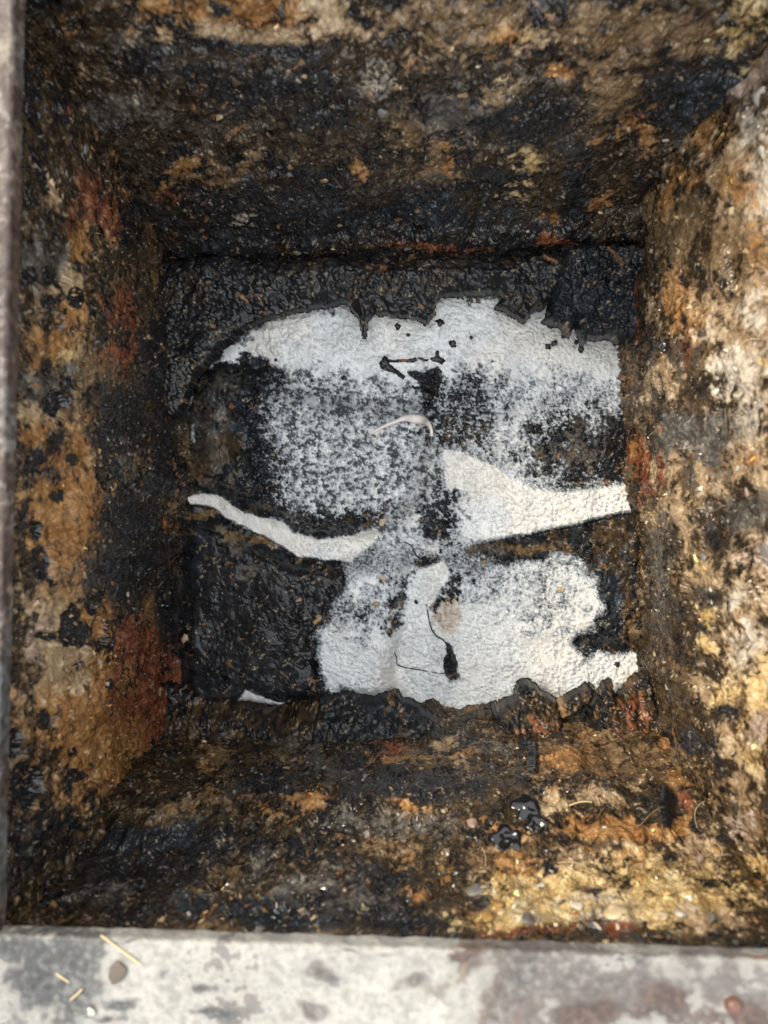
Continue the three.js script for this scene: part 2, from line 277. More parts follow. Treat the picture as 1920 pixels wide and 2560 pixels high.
walls.near = makeWall({
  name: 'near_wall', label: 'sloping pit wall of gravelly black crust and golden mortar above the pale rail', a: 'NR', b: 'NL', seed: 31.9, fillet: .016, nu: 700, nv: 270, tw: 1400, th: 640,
  base: [['K', -9], ['B', -0.22], ['M', 0.26]],
  rough: (s, v) => 0.8 + 0.1 * sstep(0.5, 0.6, v),
  profile: (s, v, X, Y) => 0.012 * sstep(0.1, -0.05, v) + 0.012 * bump(v, 0.5, 0.08) - 0.01 * sstep(0.55, 0.7, v) * (1 - sstep(0.88, 0.97, v)) + 0.004 * noise(X * 50, Y * 6),
  stains: [
    [720, 1830, 90, 60, 'G', .9], [800, 1900, 60, 60, 'G', .7], [560, 1850, 120, 50, 'B'], [650, 1800, 100, 24, 'R', .7], [960, 1850, 60, 40, 'R', .6], [520, 1900, 50, 30, 'M'], [1110, 1850, 46, 22, 'T', .9], [980, 1888, 50, 14, 'O'], [1060, 1884, 34, 12, 'O'], [1150, 1886, 50, 14, 'O', .9], [1160, 1920, 20, 24, 'T'], [1010, 1960, 200, 50, 'K', .9], [700, 1980, 120, 40, 'K'],
    [750, 2010, 62, 36, 'Y', .62], [760, 2015, 64, 34, 'O', .9], [690, 2050, 30, 16, 'O', .8], [500, 1920, 40, 20, 'O', .7], [450, 2010, 90, 14, 'M', .8], [1010, 2010, 60, 14, 'O', .7], [900, 2060, 120, 40, 'G', .6], [1080, 2070, 80, 40, 'G', .8], [1010, 2060, 60, 26, 'G', .8],
    [1440, 1880, 170, 70, 'M'], [1440, 1900, 170, 80, 'O', .55], [1600, 1890, 120, 70, 'M'], [1690, 1850, 60, 50, 'O'], [1720, 1930, 70, 60, 'O', .9], [1360, 1990, 80, 30, 'T', .7], [1480, 1990, 120, 36, 'T', .6], [1270, 1880, 60, 40, 'G', .7], [1250, 1950, 60, 50, 'B'],
    [1200, 2040, 60, 40, 'B'], [1240, 2070, 60, 14, 'O', .8], [1440, 2060, 100, 30, 'O', .9], [1560, 2080, 110, 40, 'R', .5], [1520, 2070, 130, 36, 'O', .85], [1690, 2070, 60, 40, 'O', .8], [1720, 2000, 50, 40, 'R', .6], [1470, 2125, 160, 14, 'B', .9],
    [300, 2100, 260, 40, 'N'], [160, 2080, 140, 60, 'K'], [360, 2180, 330, 80, 'K', .8], [250, 2230, 160, 60, 'G', .6], [560, 2180, 60, 60, 'M', .7], [760, 2200, 170, 60, 'G', .75], [880, 2250, 170, 60, 'G', .75], [640, 2280, 240, 40, 'N', .9], [960, 2190, 90, 70, 'K', .6], [1050, 2240, 60, 30, 'O', .8], [1120, 2200, 60, 90, 'B'], [1020, 2300, 200, 30, 'K', .8],
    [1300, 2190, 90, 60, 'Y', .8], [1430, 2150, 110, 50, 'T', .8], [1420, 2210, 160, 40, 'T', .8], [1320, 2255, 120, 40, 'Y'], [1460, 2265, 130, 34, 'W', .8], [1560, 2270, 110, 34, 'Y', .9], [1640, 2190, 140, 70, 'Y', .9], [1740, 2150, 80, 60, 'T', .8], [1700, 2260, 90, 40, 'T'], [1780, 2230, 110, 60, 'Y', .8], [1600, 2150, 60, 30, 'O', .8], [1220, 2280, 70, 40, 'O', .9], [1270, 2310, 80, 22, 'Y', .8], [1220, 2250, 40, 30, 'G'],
    [1300, 2150, 90, 50, 'O', .7], [1380, 2225, 190, 60, 'Y', .9], [1330, 2290, 150, 44, 'Y', 1.2], [1500, 2285, 190, 44, 'W', .9], [1700, 2230, 170, 80, 'Y', 1], [1430, 2282, 120, 22, 'Y', .9], [1650, 2285, 120, 36, 'Y', .9], [1780, 2285, 120, 36, 'T', .9],  // golden mortar, its patches made paler and denser to carry sunlight in the colour
    [1350, 2336, 220, 18, 'R'], [1540, 2340, 130, 16, 'R', .9], [1480, 2346, 40, 12, 'K', .8], [1660, 2350, 110, 16, 'K', .9], [1800, 2345, 120, 20, 'B'], [1150, 2335, 60, 22, 'B'],
    [1330, 1850, 16, 44, 'K'], [1790, 1950, 30, 30, 'K'], [1810, 2010, 40, 30, 'K', .8],
  ],
});

// ------------------------------------------------------------------ the pit floor (benching beside a channel) and the foam on it
const BENCH = [   // raised masses: height, soft edge, outline
  [.036, 34, [[470, 960], [530, 905], [650, 930], [740, 980], [1000, 1010], [1080, 1010], [1085, 1150], [1060, 1270], [930, 1340], [800, 1345], [680, 1300], [560, 1245], [478, 1215]]],
  [.034, 30, [[440, 1285], [545, 1300], [680, 1370], [760, 1400], [900, 1400], [1020, 1370], [1020, 1520], [990, 1660], [990, 1760], [700, 1780], [440, 1790]]],
  [.016, 40, [[1080, 1020], [1280, 1010], [1560, 1040], [1580, 1200], [1400, 1205], [1280, 1170], [1110, 1100]]],
  [.022, 26, [[1130, 1375], [1400, 1330], [1620, 1290], [1640, 1620], [1500, 1625], [1440, 1560], [1480, 1470], [1430, 1410], [1300, 1405], [1150, 1440]]],
];
const COVER = [   // how thick the foam lies: amount, soft edge, outline (later ones lie over earlier ones)
  [1, 14, [[505, 925], [545, 868], [640, 805], [720, 785], [800, 772], [880, 745], [1000, 700], [1250, 690], [1400, 720], [1600, 760], [1610, 985], [1545, 1005], [1455, 1040], [1395, 1000], [1330, 1025], [1200, 985], [1090, 985], [1000, 1010], [860, 1000], [790, 985], [740, 960], [690, 925], [640, 905], [590, 912]]],
  [.34, 40, [[640, 940], [740, 985], [780, 1100], [770, 1250], [760, 1330], [690, 1290], [650, 1180], [640, 1050]]],
  [.8, 40, [[680, 950], [800, 930], [1000, 950], [1090, 990], [1130, 1080], [1130, 1190], [1105, 1290], [1000, 1320], [930, 1325], [740, 1315], [670, 1250], [690, 1150], [650, 1060]]],
  [.3, 20, [[740, 1300], [860, 1290], [980, 1270], [1030, 1290], [960, 1345], [860, 1340]]],
  [.74, 40, [[1060, 950], [1660, 950], [1660, 1260], [1300, 1260], [1100, 1190]]],
  [.86, 34, [[1180, 950], [1340, 960], [1325, 1100], [1300, 1210], [1220, 1190], [1140, 1130]]],
  [.56, 30, [[1060, 955], [1200, 950], [1265, 960], [1255, 1070], [1210, 1130], [1140, 1150], [1075, 1110]]],
  [.28, 34, [[1345, 1075], [1400, 1050], [1470, 1060], [1540, 1040], [1620, 1060], [1620, 1215], [1500, 1222], [1420, 1215], [1365, 1180], [1315, 1145]]],
  [1, 10, [[1104, 1118], [1150, 1125], [1230, 1165], [1310, 1215], [1400, 1230], [1470, 1222], [1600, 1205], [1610, 1275], [1530, 1290], [1420, 1318], [1300, 1340], [1160, 1365], [1128, 1305], [1112, 1230]]],
  [.84, 24, [[950, 1290], [1060, 1225], [1160, 1260], [1165, 1390], [1050, 1425], [940, 1430], [920, 1345]]],
  [.45, 26, [[1065, 1270], [1115, 1262], [1135, 1320], [1110, 1362], [1075, 1340]]],
  [.95, 16, [[855, 1455], [870, 1420], [930, 1390], [1000, 1370], [1040, 1400], [1130, 1440], [1200, 1425], [1300, 1400], [1400, 1392], [1460, 1410], [1490, 1450], [1502, 1520], [1470, 1580], [1440, 1605], [1460, 1630], [1540, 1620], [1620, 1620], [1640, 1780], [1500, 1810], [1300, 1830], [1000, 1830], [930, 1770], [800, 1730], [790, 1690], [768, 1620], [800, 1575], [840, 1540], [845, 1500]]],
  [.7, 30, [[840, 1490], [960, 1480], [1010, 1540], [1000, 1580], [880, 1560], [840, 1530]]],
  [.75, 24, [[880, 1360], [960, 1350], [1010, 1420], [1010, 1500], [960, 1470], [870, 1420]]],
  [.55, 26, [[1140, 1400], [1290, 1370], [1280, 1400], [1180, 1440], [1110, 1480], [1120, 1430]]],
  [.8, 34, [[1230, 1440], [1380, 1420], [1400, 1560], [1330, 1580], [1280, 1500]]],
  [.84, 44, [[1130, 1440], [1300, 1410], [1440, 1410], [1480, 1500], [1420, 1540], [1280, 1500], [1180, 1500]]],
  [.08, 16, [[800, 1740], [850, 1750], [1100, 1860], [700, 1860]]],
  [.3, 11, [[1000, 1440], [1036, 1426], [1020, 1505], [985, 1592], [962, 1580], [995, 1500]]],
  [.35, 11, [[1126, 1440], [1146, 1452], [1104, 1502], [1086, 1530], [1070, 1518], [1092, 1488]]],
  [1, 7, [[1042, 1428], [1068, 1412], [1110, 1400], [1128, 1440], [1104, 1470], [1090, 1500], [1074, 1520], [1082, 1570], [1108, 1600], [1112, 1660], [1040, 1672], [1000, 1640], [985, 1590], [1012, 1560], [1022, 1500]]],
  [1, 6, [[452, 1256], [475, 1236], [510, 1230], [555, 1240], [580, 1262], [640, 1288], [705, 1300], [735, 1330], [800, 1345], [880, 1338], [935, 1320], [955, 1335], [920, 1375], [880, 1402], [820, 1402], [745, 1396], [700, 1362], [630, 1330], [580, 1306], [530, 1272], [490, 1262]]],
  [1, 5, [[592, 1752], [612, 1722], [650, 1738], [712, 1758], [700, 1768], [640, 1756]]],
  [.9, 5, [[472, 1062], [484, 1056], [492, 1090], [486, 1112], [476, 1100]]],
  [.75, 5, [[468, 980], [478, 960], [484, 990], [474, 1020]]],
];
const GX0 = 385, GX1 = 1665, GY0 = 590, GY1 = 1870, NF = 600;
const floorInfo = { h0: new Float32Array((NF + 1) ** 2), rel: new Float32Array((NF + 1) ** 2), foam: new Float32Array((NF + 1) ** 2), cov: new Float32Array((NF + 1) ** 2) };
{
  const { h0, rel, foam, cov } = floorInfo;
  for (let j = 0, k = 0; j <= NF; j++) for (let i = 0; i <= NF; i++, k++) {
    const x = GX0 + (GX1 - GX0) * i / NF, y = GY0 + (GY1 - GY0) * j / NF, X = x * PX, Y = y * PX;
    const n1 = fbm(X * 45, Y * 45, 4), n2 = fbm(X * 160 + 7, Y * 160, 3), nl = fbm(X * 14 + 2, Y * 14, 3);
    let h = 0;
    for (const [hh, soft, poly] of BENCH) { const m = sstep(-soft * 0.4, soft * 1.6, polySD(poly, x, y) + 14 * n1); h = Math.max(h, hh * m); }
    h += 0.006 * nl;
    let f = 0;
    for (const [amt, soft, poly] of COVER) { const d = polySD(poly, x, y); if (d < -60) continue; const rag = soft < 11 ? 8 : 40, sw = soft < 11 ? soft : soft * 1.5; f += (amt - f) * sstep(-sw, sw, d + rag * n1 + rag * 0.6 * n2 + (soft < 11 ? 0 : 44 * nl)); }
    const big = x < 1110 && y < 1360;
    worley(x / (big ? 17 : 9) + 1.2 * n2, y / (big ? 17 : 9) + 1.2 * n1); const gr = clamp(1 - W.d * 1.25) * (0.55 + 0.6 * W.h);
    worley(x / 5.5 + 40, y / 5.5); const gr2 = clamp(1 - W.d * 1.3);
    const n3 = noise(X * 620, Y * 620), n4 = noise(X * 330 + 8, Y * 330), wet = 1 - 0.7 * sstep(660, 560, x) * sstep(1290, 1230, y) - 0.8 * sstep(800, 680, x) * sstep(1260, 1320, y);
    const gz = 0.25 + 0.75 * Math.max(sstep(0.1, 0.4, f), sstep(0.05, 0.35, fbm(X * 20 + 70, Y * 20, 2)));
    rel[k] = wet * gz * gz * (0.0058 * gr + 0.002 * gr2) + (0.3 + 0.7 * gz) * wet * 0.002 * n2 + (0.4 + 0.6 * wet) * 0.005 * n1 + 0.0004 * n3;
    const gs = sstep(1300, 1050, x) * sstep(1380, 1320, y); const g = clamp((0.25 + 0.6 * gs) * gr + 0.3 * gr2 + 0.62 * n2 + 0.5 * n1 + (0.17 - 0.1 * gs) * n3 + 0.24 * n4 + 0.36 - 0.12 * gs);
    const t = f * 1.3 - 0.1 - g * (1 - sstep(0.88, 1, f) * 0.9);          // > 0: foam shows here
    worley(x / 6.5 + 11, y / 6.5 + 5); const bub = Math.max(0, 0.5 - W.d) * (W.h > 0.5 ? 1.6 : 0.35);
    worley(x / 21, y / 21); const bub2 = Math.max(0, 0.42 - W.d) * (W.h > 0.75 ? 1 : 0);
    worley(x / 60, y / 60 + 9); const pill = clamp(1 - W.d * 1.1);
    cov[k] = t;
    const lv = sstep(0.1, 0.6, t), sk = t > 0 ? Math.min(1, t * 5) : 0;
    foam[k] = t > -0.13 ? Math.max(rel[k] + 0.0004 + Math.max(0, t) * 0.002, rel[k] * (1 - 0.93 * lv) + 0.005 * lv) + sk * (0.0005 * bub + 0.0024 * bub2 + 0.0008 * n2 + 0.0002 * n3 + 0.003 * pill * sstep(0.05, 0.5, t)) : rel[k] - 0.0015;
    h0[k] = h;
  }
}
const foamHeight = (px, py) => { const i = Math.round((px - GX0) / (GX1 - GX0) * NF), j = Math.round((py - GY0) / (GY1 - GY0) * NF), k = clamp(j, 0, NF) * (NF + 1) + clamp(i, 0, NF); return floorInfo.h0[k] + Math.max(floorInfo.rel[k], floorInfo.foam[k]); };
const FLOOR_STAINS = [
  [540, 1090, 60, 150, 'G', .85], [560, 960, 60, 60, 'G', .6], [510, 1150, 40, 60, 'M', .6], [600, 1100, 50, 60, 'B', .8], [640, 1000, 40, 110, 'N'],
  [600, 1350, 60, 50, 'G', .6], [620, 1430, 60, 60, 'W', .36], [590, 1480, 40, 30, 'W', .34], [700, 1345, 60, 12, 'T', .6], [640, 1325, 60, 10, 'M'], [745, 1400, 30, 16, 'T', .5], [520, 1282, 60, 12, 'M', .9],
  [1450, 1120, 110, 90, 'G', .7], [1540, 1130, 40, 110, 'K'], [1490, 1215, 90, 12, 'T', .6], [1560, 1000, 20, 30, 'T', .7], [1330, 1370, 120, 18, 'M', .9], [1200, 1385, 70, 16, 'G'], [1530, 1360, 70, 70, 'B'], [1520, 1500, 50, 90, 'N'], [1585, 1560, 30, 80, 'M'], [1590, 1450, 30, 60, 'B'], [1040, 1440, 40, 60, 'M', .6], [1000, 1100, 40, 40, 'M', .3],
  [700, 1550, 200, 150, 'K'], [500, 1600, 60, 120, 'K'], [1480, 700, 70, 50, 'N'], [880, 700, 300, 40, 'B'],
];
const floorMat = new THREE.MeshPhysicalMaterial({ vertexColors: true, roughness: 0.22, specularIntensity: .55 });
const pitFloor = (() => {
  const col = new Float32Array((NF + 1) ** 2 * 3), o = [0, 0, 0, 0];
  const m = gridMesh(NF, NF, (i, j, p, k) => {
    const x = GX0 + (GX1 - GX0) * i / NF, y = GY0 + (GY1 - GY0) * j / NF;
    p.copy(at(x, y, 0)); p.y = floorInfo.h0[k] + floorInfo.rel[k];
    const sc = (H_CAM - p.y) / H_CAM; p.x *= sc; p.z *= sc;            // the bench outlines are read at their own height
    matter(x, y, x * PX + 60, y * PX, [['K', -9], ['N', -0.1], ['K', 0.1], ['B', 0.3]], FLOOR_STAINS, o);
    col.set(o.slice(0, 3), k * 3);
  }, floorMat);
  m.geometry.setAttribute('color', new THREE.BufferAttribute(col, 3));
  return m;
})();
add(pitFloor, 'pit_floor', 'black sludge covered floor of the pit with rounded benching beside the channel', 'pit floor', null, 'structure');

const foamMat = new THREE.MeshPhysicalMaterial({ vertexColors: true, roughness: 0.24, ior: 1.4 });
const foam = (() => {
  const col = new Float32Array((NF + 1) ** 2 * 3), { h0, rel, foam: fm, cov } = floorInfo;
  const m = gridMesh(NF, NF, (i, j, p, k) => {
    const x = GX0 + (GX1 - GX0) * i / NF, y = GY0 + (GY1 - GY0) * j / NF, X = x * PX, Y = y * PX;
    p.copy(at(x, y, 0)); p.y = h0[k] + fm[k];
    const sc = (H_CAM - p.y) / H_CAM; p.x *= sc; p.z *= sc;
    const t = sstep(0.05, 0.95, cov[k] + 0.25 * fbm(X * 60, Y * 60, 3)), q = 0.96 + 0.2 * fbm(X * 30 + 5, Y * 30, 3) + 0.2 * fbm(X * 300, Y * 300, 3);
    worley(x / 4.2, y / 4.2); let sp = W.h > 0.965 && t < 0.9 ? 0.45 : 1;
    worley(x / 7.5 + 3, y / 7.5); if (W.h > 0.45) sp *= W.d < 0.26 ? 0.86 : W.d < 0.42 ? 1.07 : 1; worley(x / 17 + 3, y / 17); if (W.h > 0.8) sp *= W.d < 0.2 ? 0.9 : W.d < 0.3 ? 1.06 : 1;
    const warm = sstep(-0.1, 0.35, fbm(X * 10 + 30, Y * 10, 2) + (y > 1080 && y < 1370 ? 0.25 : 0));
    const fade = sstep(-0.14, 0.42, cov[k]), thin = [.035 + .38 * fade, .037 + .415 * fade, .04 + .44 * fade], thick = [.77 - 0.05 * (1 - warm), .745 - 0.01 * (1 - warm), .685 + 0.035 * (1 - warm)];
    const tx = (x - 1116) / 44, ty = (y - 1535) / 58, tan = .75 * sstep(1, .3, tx * tx + ty * ty + 1.1 * fbm(X * 70, Y * 70, 3)), tn = [.50 - .2 * W.h, .42 - .2 * W.h, .31 - .17 * W.h];
    for (let c = 0; c < 3; c++) col[k * 3 + c] = clamp((1 - tan) * (thin[c] + (thick[c] - thin[c]) * t) * q * sp + tan * tn[c] * 1.1, 0.05, 0.86);
  }, foamMat, (i, j) => { const a = j * (NF + 1) + i, b = a + NF + 1; return Math.max(cov[a], cov[a + 1], cov[b], cov[b + 1]) > -0.14; });
  m.geometry.setAttribute('color', new THREE.BufferAttribute(col, 3));
  m.geometry = mergeVertices(m.geometry.deleteAttribute('uv'));
  return m;
})();
add(foam, 'foam', 'white to blue grey foam lying in the channels and over the sludge of the pit floor', 'foam', null, 'stuff');

// ------------------------------------------------------------------ lumps: ragged masses with their own thickness
function lump(poly, y, t, o = {}) {                    // outline in photo pixels at height y, thickness t, rounded and rough; goes down to y - skirt
  const xs = poly.map((p) => p[0]), ys = poly.map((p) => p[1]), pad = 10, x0 = Math.min(...xs) - pad, x1 = Math.max(...xs) + pad, y0 = Math.min(...ys) - pad, y1 = Math.max(...ys) + pad;
  const st = o.step ?? 2.6, nu = Math.ceil((x1 - x0) / st), nv = Math.ceil((y1 - y0) / st), sd = new Float32Array((nu + 1) * (nv + 1)), col = new Float32Array((nu + 1) * (nv + 1) * 3), c = [0, 0, 0, 0];
  const soft = o.soft ?? 14, gran = o.gran ?? 0.003, rag = o.rag ?? 6, kind = o.kind ?? [['K', -9], ['B', 0.05]], s0 = o.seed ?? x0 * 0.01;
  const m = gridMesh(nu, nv, (i, j, p, k) => {
    const x = x0 + (x1 - x0) * i / nu, yy = y0 + (y1 - y0) * j / nv, X = x * PX + s0, Y = yy * PX;
    const d = polySD(poly, x, yy) + rag * fbm(X * 90, Y * 90, 3) * 1.6; sd[k] = d;
    worley(x / 11 + s0, yy / 11); const g = clamp(1 - W.d * 1.2) * (0.3 + 0.7 * W.h);
    p.copy(at(x, yy, y)); const e = Math.sqrt(clamp(d / soft));
    p.y = y - (o.skirt ?? 0.012) * (1 - Math.sqrt(clamp((d + 1.6) / 3))) + t * e + (o.slope ? Math.max(0, (yy - o.from) * PX * o.slope) * e : 0) + (o.slope ? .013 * e * fbm(X * 16 + 3, Y * 16, 3) : 0) + gran * .6 * (.35 + .65 * e) * (g + 0.9 * fbm(X * 45, Y * 45, 4) + .35 * fbm(X * 300, Y * 300, 2));
    matter(x, yy, X, Y, kind, [], c); col.set(c.slice(0, 3), k * 3);
  }, o.material ?? lumpMat, (i, j) => { const a = j * (nu + 1) + i, b = a + nu + 1; return Math.max(sd[a], sd[a + 1], sd[b], sd[b + 1]) > -2.5; });
  m.geometry.setAttribute('color', new THREE.BufferAttribute(col, 3));
  m.geometry = mergeVertices(m.geometry.deleteAttribute('uv'));
  return m;
}
const lumpMat = new THREE.MeshPhysicalMaterial({ vertexColors: true, roughness: 0.26, specularIntensity: .6 });
const wallPart = (w, m, name, label) => { m.position.sub(walls[w].root.position); part(m, name, walls[w].root, label ? { label } : null); };
// sludge flaps that hang over the far edge of the foam
wallPart('far', lump([[380, 700], [430, 652], [560, 640], [700, 662], [830, 640], [960, 660], [1100, 642], [1230, 655], [1360, 636], [1480, 640], [1440, 700], [1405, 735], [1370, 757], [1330, 778], [1308, 804], [1285, 790], [1262, 772], [1240, 765], [1258, 742], [1250, 726], [1180, 733], [1095, 738], [1082, 752], [1086, 780], [1068, 802], [1030, 792], [990, 786], [950, 782], [926, 778], [915, 802], [906, 838], [897, 800], [880, 775], [866, 754], [780, 767], [700, 786], [640, 802], [590, 832], [545, 880], [512, 912], [480, 945], [462, 1010], [440, 1040], [380, 1040]], .046, .009, { kind: [['K', -9], ['N', .12], ['B', .24], ['K', .4]], soft: 40, gran: .007, rag: 6, slope: -.22, from: 770 }), 'sludge_flap', 'black brown sludge shelf with a pointed tooth hanging over the foam');
wallPart('far', lump([[1400, 640], [1480, 622], [1640, 625], [1620, 838], [1580, 850], [1540, 856], [1510, 842], [1490, 850], [1470, 840], [1458, 860], [1445, 830], [1440, 800], [1425, 838], [1412, 838], [1402, 812], [1378, 815], [1362, 800], [1372, 772]], .055, .014, { kind: [['N', -9], ['K', .15]], gran: .012, rag: 7, slope: -.22, from: 800 }), 'sludge_flap', 'blue black glossy sludge lump with ragged teeth over the foam');
// crust teeth along the near edge of the foam
wallPart('near', lump([[1232, 1772], [1262, 1752], [1290, 1740], [1296, 1712], [1318, 1702], [1345, 1725], [1390, 1752], [1402, 1790], [1420, 1910], [1215, 1910]], .045, .012, { kind: [['K', -9], ['B', 0], ['M', .3], ['R', .42]], gran: .012, rag: 6, slope: .7, from: 1740 }), 'crust_tooth', 'rust brown crust tooth standing into the foam');
wallPart('near', lump([[1395, 1760], [1440, 1728], [1478, 1712], [1490, 1730], [1470, 1760], [1440, 1790], [1395, 1800]], .05, .01, { kind: [['K', -9], ['B', 0], ['M', .3]], gran: .008, rag: 5 }), 'crust_tooth');
wallPart('near', lump([[1512, 1712], [1528, 1706], [1542, 1745], [1590, 1690], [1630, 1680], [1660, 1910], [1460, 1910], [1470, 1780]], .045, .01, { kind: [['K', -9], ['B', -.05], ['R', .3]], gran: .012, slope: .7, from: 1740 }), 'crust_tooth');
wallPart('near', lump([[800, 1740], [860, 1736], [880, 1732], [930, 1750], [985, 1730], [1000, 1748], [1040, 1760], [1060, 1782], [1100, 1800], [1150, 1910], [760, 1910]], .042, .008, { kind: [['K', -9], ['N', -.1], ['B', .2]], gran: .009, rag: 5, slope: .7, from: 1750 }), 'crust_tooth', 'blue black crust edge beside the tip of the foam');
wallPart('near', lump([[440, 1720], [520, 1745], [590, 1762], [700, 1778], [810, 1745], [850, 1910], [390, 1910], [400, 1700]], .04, .008, { kind: [['K', -9], ['B', .1]], gran: .009, soft: 30, slope: .7, from: 1750 }), 'crust_tooth');
wallPart('near', lump([[1110, 1815], [1240, 1770], [1270, 1910], [1090, 1910]], .042, .007, { kind: [['K', -9], ['B', 0], ['G', .35]], gran: .009, soft: 20, slope: .7, from: 1790 }), 'crust_tooth');

// scum in the foam
const sludge = [['K', -9], ['N', .1], ['B', .35]];
function scumLine(pts, r) { return new THREE.TubeGeometry(new THREE.CatmullRomCurve3(pts.map(([x, y]) => { const h = foamHeight(x, y) + 0.001; return at(x, y, h); })), pts.length * 8, r, 6); }
const scumMat = new THREE.MeshStandardMaterial({ color: new THREE.Color().setRGB(.013, .013, .014), roughness: 0.3 });
{
  const g = new THREE.Group(); const c = at(1010, 920, .02); g.position.copy(c);
  const put = (m, n) => { m.position.sub(c); part(m, n, g); };
  const y = Math.max(foamHeight(1060, 945), foamHeight(1000, 900)) - 0.002;
  put(lump([[1016, 930], [1040, 926], [1062, 932], [1096, 912], [1106, 930], [1102, 965], [1090, 985], [1060, 978], [1044, 955]], y, .006, { kind: sludge, gran: .018, rag: 4, soft: 8 }), 'clump');
  put(lump([[944, 908], [962, 888], [972, 894], [974, 906], [995, 924], [1018, 944], [1010, 950], [980, 934], [950, 922]], y, .004, { kind: sludge, gran: .003, rag: 3, soft: 6 }), 'crust_arm');
  put(lump([[968, 899], [1085, 891], [1088, 876], [1100, 874], [1100, 890], [1116, 902], [1106, 914], [1088, 906], [1000, 908], [970, 908]], y, .004, { kind: sludge, gran: .003, rag: 3, soft: 6 }), 'crust_arm');
  put(lump([[1050, 975], [1090, 980], [1072, 1000], [1060, 1000]], y, .003, { kind: sludge, gran: .004, rag: 4, soft: 8 }), 'clump');
  add(g, 'scum_ring', 'black triangular ring of grainy scum in the upper foam', 'scum');
}
{
  const g = new THREE.Group(); const c = at(1110, 1650, .02); g.position.copy(c);
  const put = (m, n) => { m.position.sub(c); part(m, n, g); };
  const y = foamHeight(1125, 1640) - 0.002;
  put(lump([[1112, 1602], [1122, 1606], [1140, 1632], [1146, 1655], [1144, 1680], [1152, 1684], [1146, 1696], [1128, 1702], [1112, 1690], [1108, 1668], [1104, 1645], [1116, 1634]], y, .006, { kind: sludge, gran: .018, rag: 4, soft: 8 }), 'clump');
  put(new THREE.Mesh(scumLine([[986, 1630], [992, 1648], [993, 1660], [1010, 1668], [1050, 1675], [1090, 1682], [1115, 1684]], .0008), scumMat), 'thread');
  add(g, 'scum_hook', 'black grainy scum clump with a thin dark thread in the lower foam', 'scum');
}
function scumThread(pts, r, label) { add(new THREE.Mesh(scumLine(pts, r), scumMat), 'scum_thread', label, 'scum'); }
scumThread([[1066, 1510], [1072, 1545], [1080, 1575], [1092, 1590], [1108, 1600], [1118, 1612]], .001, 'short dark thread of scum between the foam tongue and the tan crumbly patch');
scumThread([[1012, 1355], [1030, 1366], [1038, 1385], [1052, 1398]], .0011, 'short black thread of scum above the foam tongue');
add(lump([[1050, 1392], [1064, 1386], [1074, 1396], [1070, 1410], [1056, 1412]], foamHeight(1060, 1400), .005, { kind: sludge, soft: 8, rag: 2 }), 'scum_clump', 'round purple black scum clump at the head of the foam tongue', 'scum');
{  // pale strand
  const m = new THREE.MeshStandardMaterial({ color: new THREE.Color().setRGB(.78, .71, .64), roughness: .3 });
  const c = new THREE.CatmullRomCurve3([[930, 1082], [960, 1066], [990, 1054], [1012, 1046], [1040, 1048], [1062, 1052], [1076, 1068], [1080, 1090]].map(([x, y]) => at(x, y, foamHeight(x, y) + .003)));
  const t = new THREE.TubeGeometry(c, 60, .005, 10), p = t.attributes.position;
  for (let i = 0; i <= 60; i++) { const ctr = c.getPointAt(i / 60), k = 0.35 + 0.95 * bump(i / 60, 0.62, 0.22); for (let q = 0; q <= 10; q++) { const a = i * 11 + q; p.setXYZ(a, ctr.x + (p.getX(a) - ctr.x) * k, ctr.y + (p.getY(a) - ctr.y) * k, ctr.z + (p.getZ(a) - ctr.z) * k); } }
  t.computeVertexNormals();
  add(new THREE.Mesh(t, m), 'foam_strand', 'pale pinkish strand lying across the speckled foam', 'strand');
}
// crumbs
const crumbGeo = [0, 1, 2, 3].map((k) => {
  let g = new THREE.IcosahedronGeometry(1, 1); g.deleteAttribute('uv'); g.deleteAttribute('normal'); g = mergeVertices(g, 1e-4); const p = g.attributes.position;
  for (let i = 0; i < p.count; i++) { const f = 1 + 0.55 * noise(p.getX(i) * 1.3 + k * 9, p.getY(i) * 1.3 + p.getZ(i)) ; p.setXYZ(i, p.getX(i) * f, p.getY(i) * f * 0.7, p.getZ(i) * f * (0.75 + 0.1 * k)); }
  const cc = new Float32Array(p.count * 3); for (let i = 0; i < p.count; i++) { const f = clamp(.78 + .5 * noise(p.getX(i) * 2.6 + k * 5, p.getZ(i) * 2.6 + p.getY(i)) + .25 * (VAL[(i * 37 + k * 11) & 255] - .5), .25, 1.15); cc[i * 3] = f; cc[i * 3 + 1] = f * .97; cc[i * 3 + 2] = f * .92; }
  g.setAttribute('color', new THREE.BufferAttribute(cc, 3));
  g.computeVertexNormals(); return g;
});
for (const [x, y, r] of [[618, 887, 10], [1370, 867, 7], [1385, 858, 7], [1440, 856, 6], [1452, 873, 8], [1100, 806, 10], [1132, 860, 9], [1178, 844, 5], [1542, 1661, 8], [1040, 1505, 5], [690, 900, 5], [780, 952, 5], [860, 945, 7], [995, 815, 8], [1020, 838, 5], [1062, 812, 6]]) {
  const m = new THREE.Mesh(crumbGeo[Math.floor(rnd() * 4)], scumMat); m.position.copy(at(x, y, foamHeight(x, y) + .001)); m.scale.setScalar(r * PX); m.rotation.y = rnd() * 6;
  add(m, 'scum_crumb', x === 618 ? 'black oval crumb at the far corner tip of the foam' : x === 1542 ? 'black crumb on the foam corner between the crust teeth and the rusty wall' : 'small black crumb floating singly on the white foam', 'scum crumb', 'black crumbs dotted over the foam');
}
const TONES = { cream: [.58, .47, .29], tan: [.42, .28, .15], orange: [.36, .14, .05], rust: [.2, .06, .03], grey: [.2, .19, .175], dark: [.03, .027, .025], pink: [.38, .27, .22], white: [.62, .58, .5], brown: [.11, .07, .04], ochre: [.4, .24, .08] };
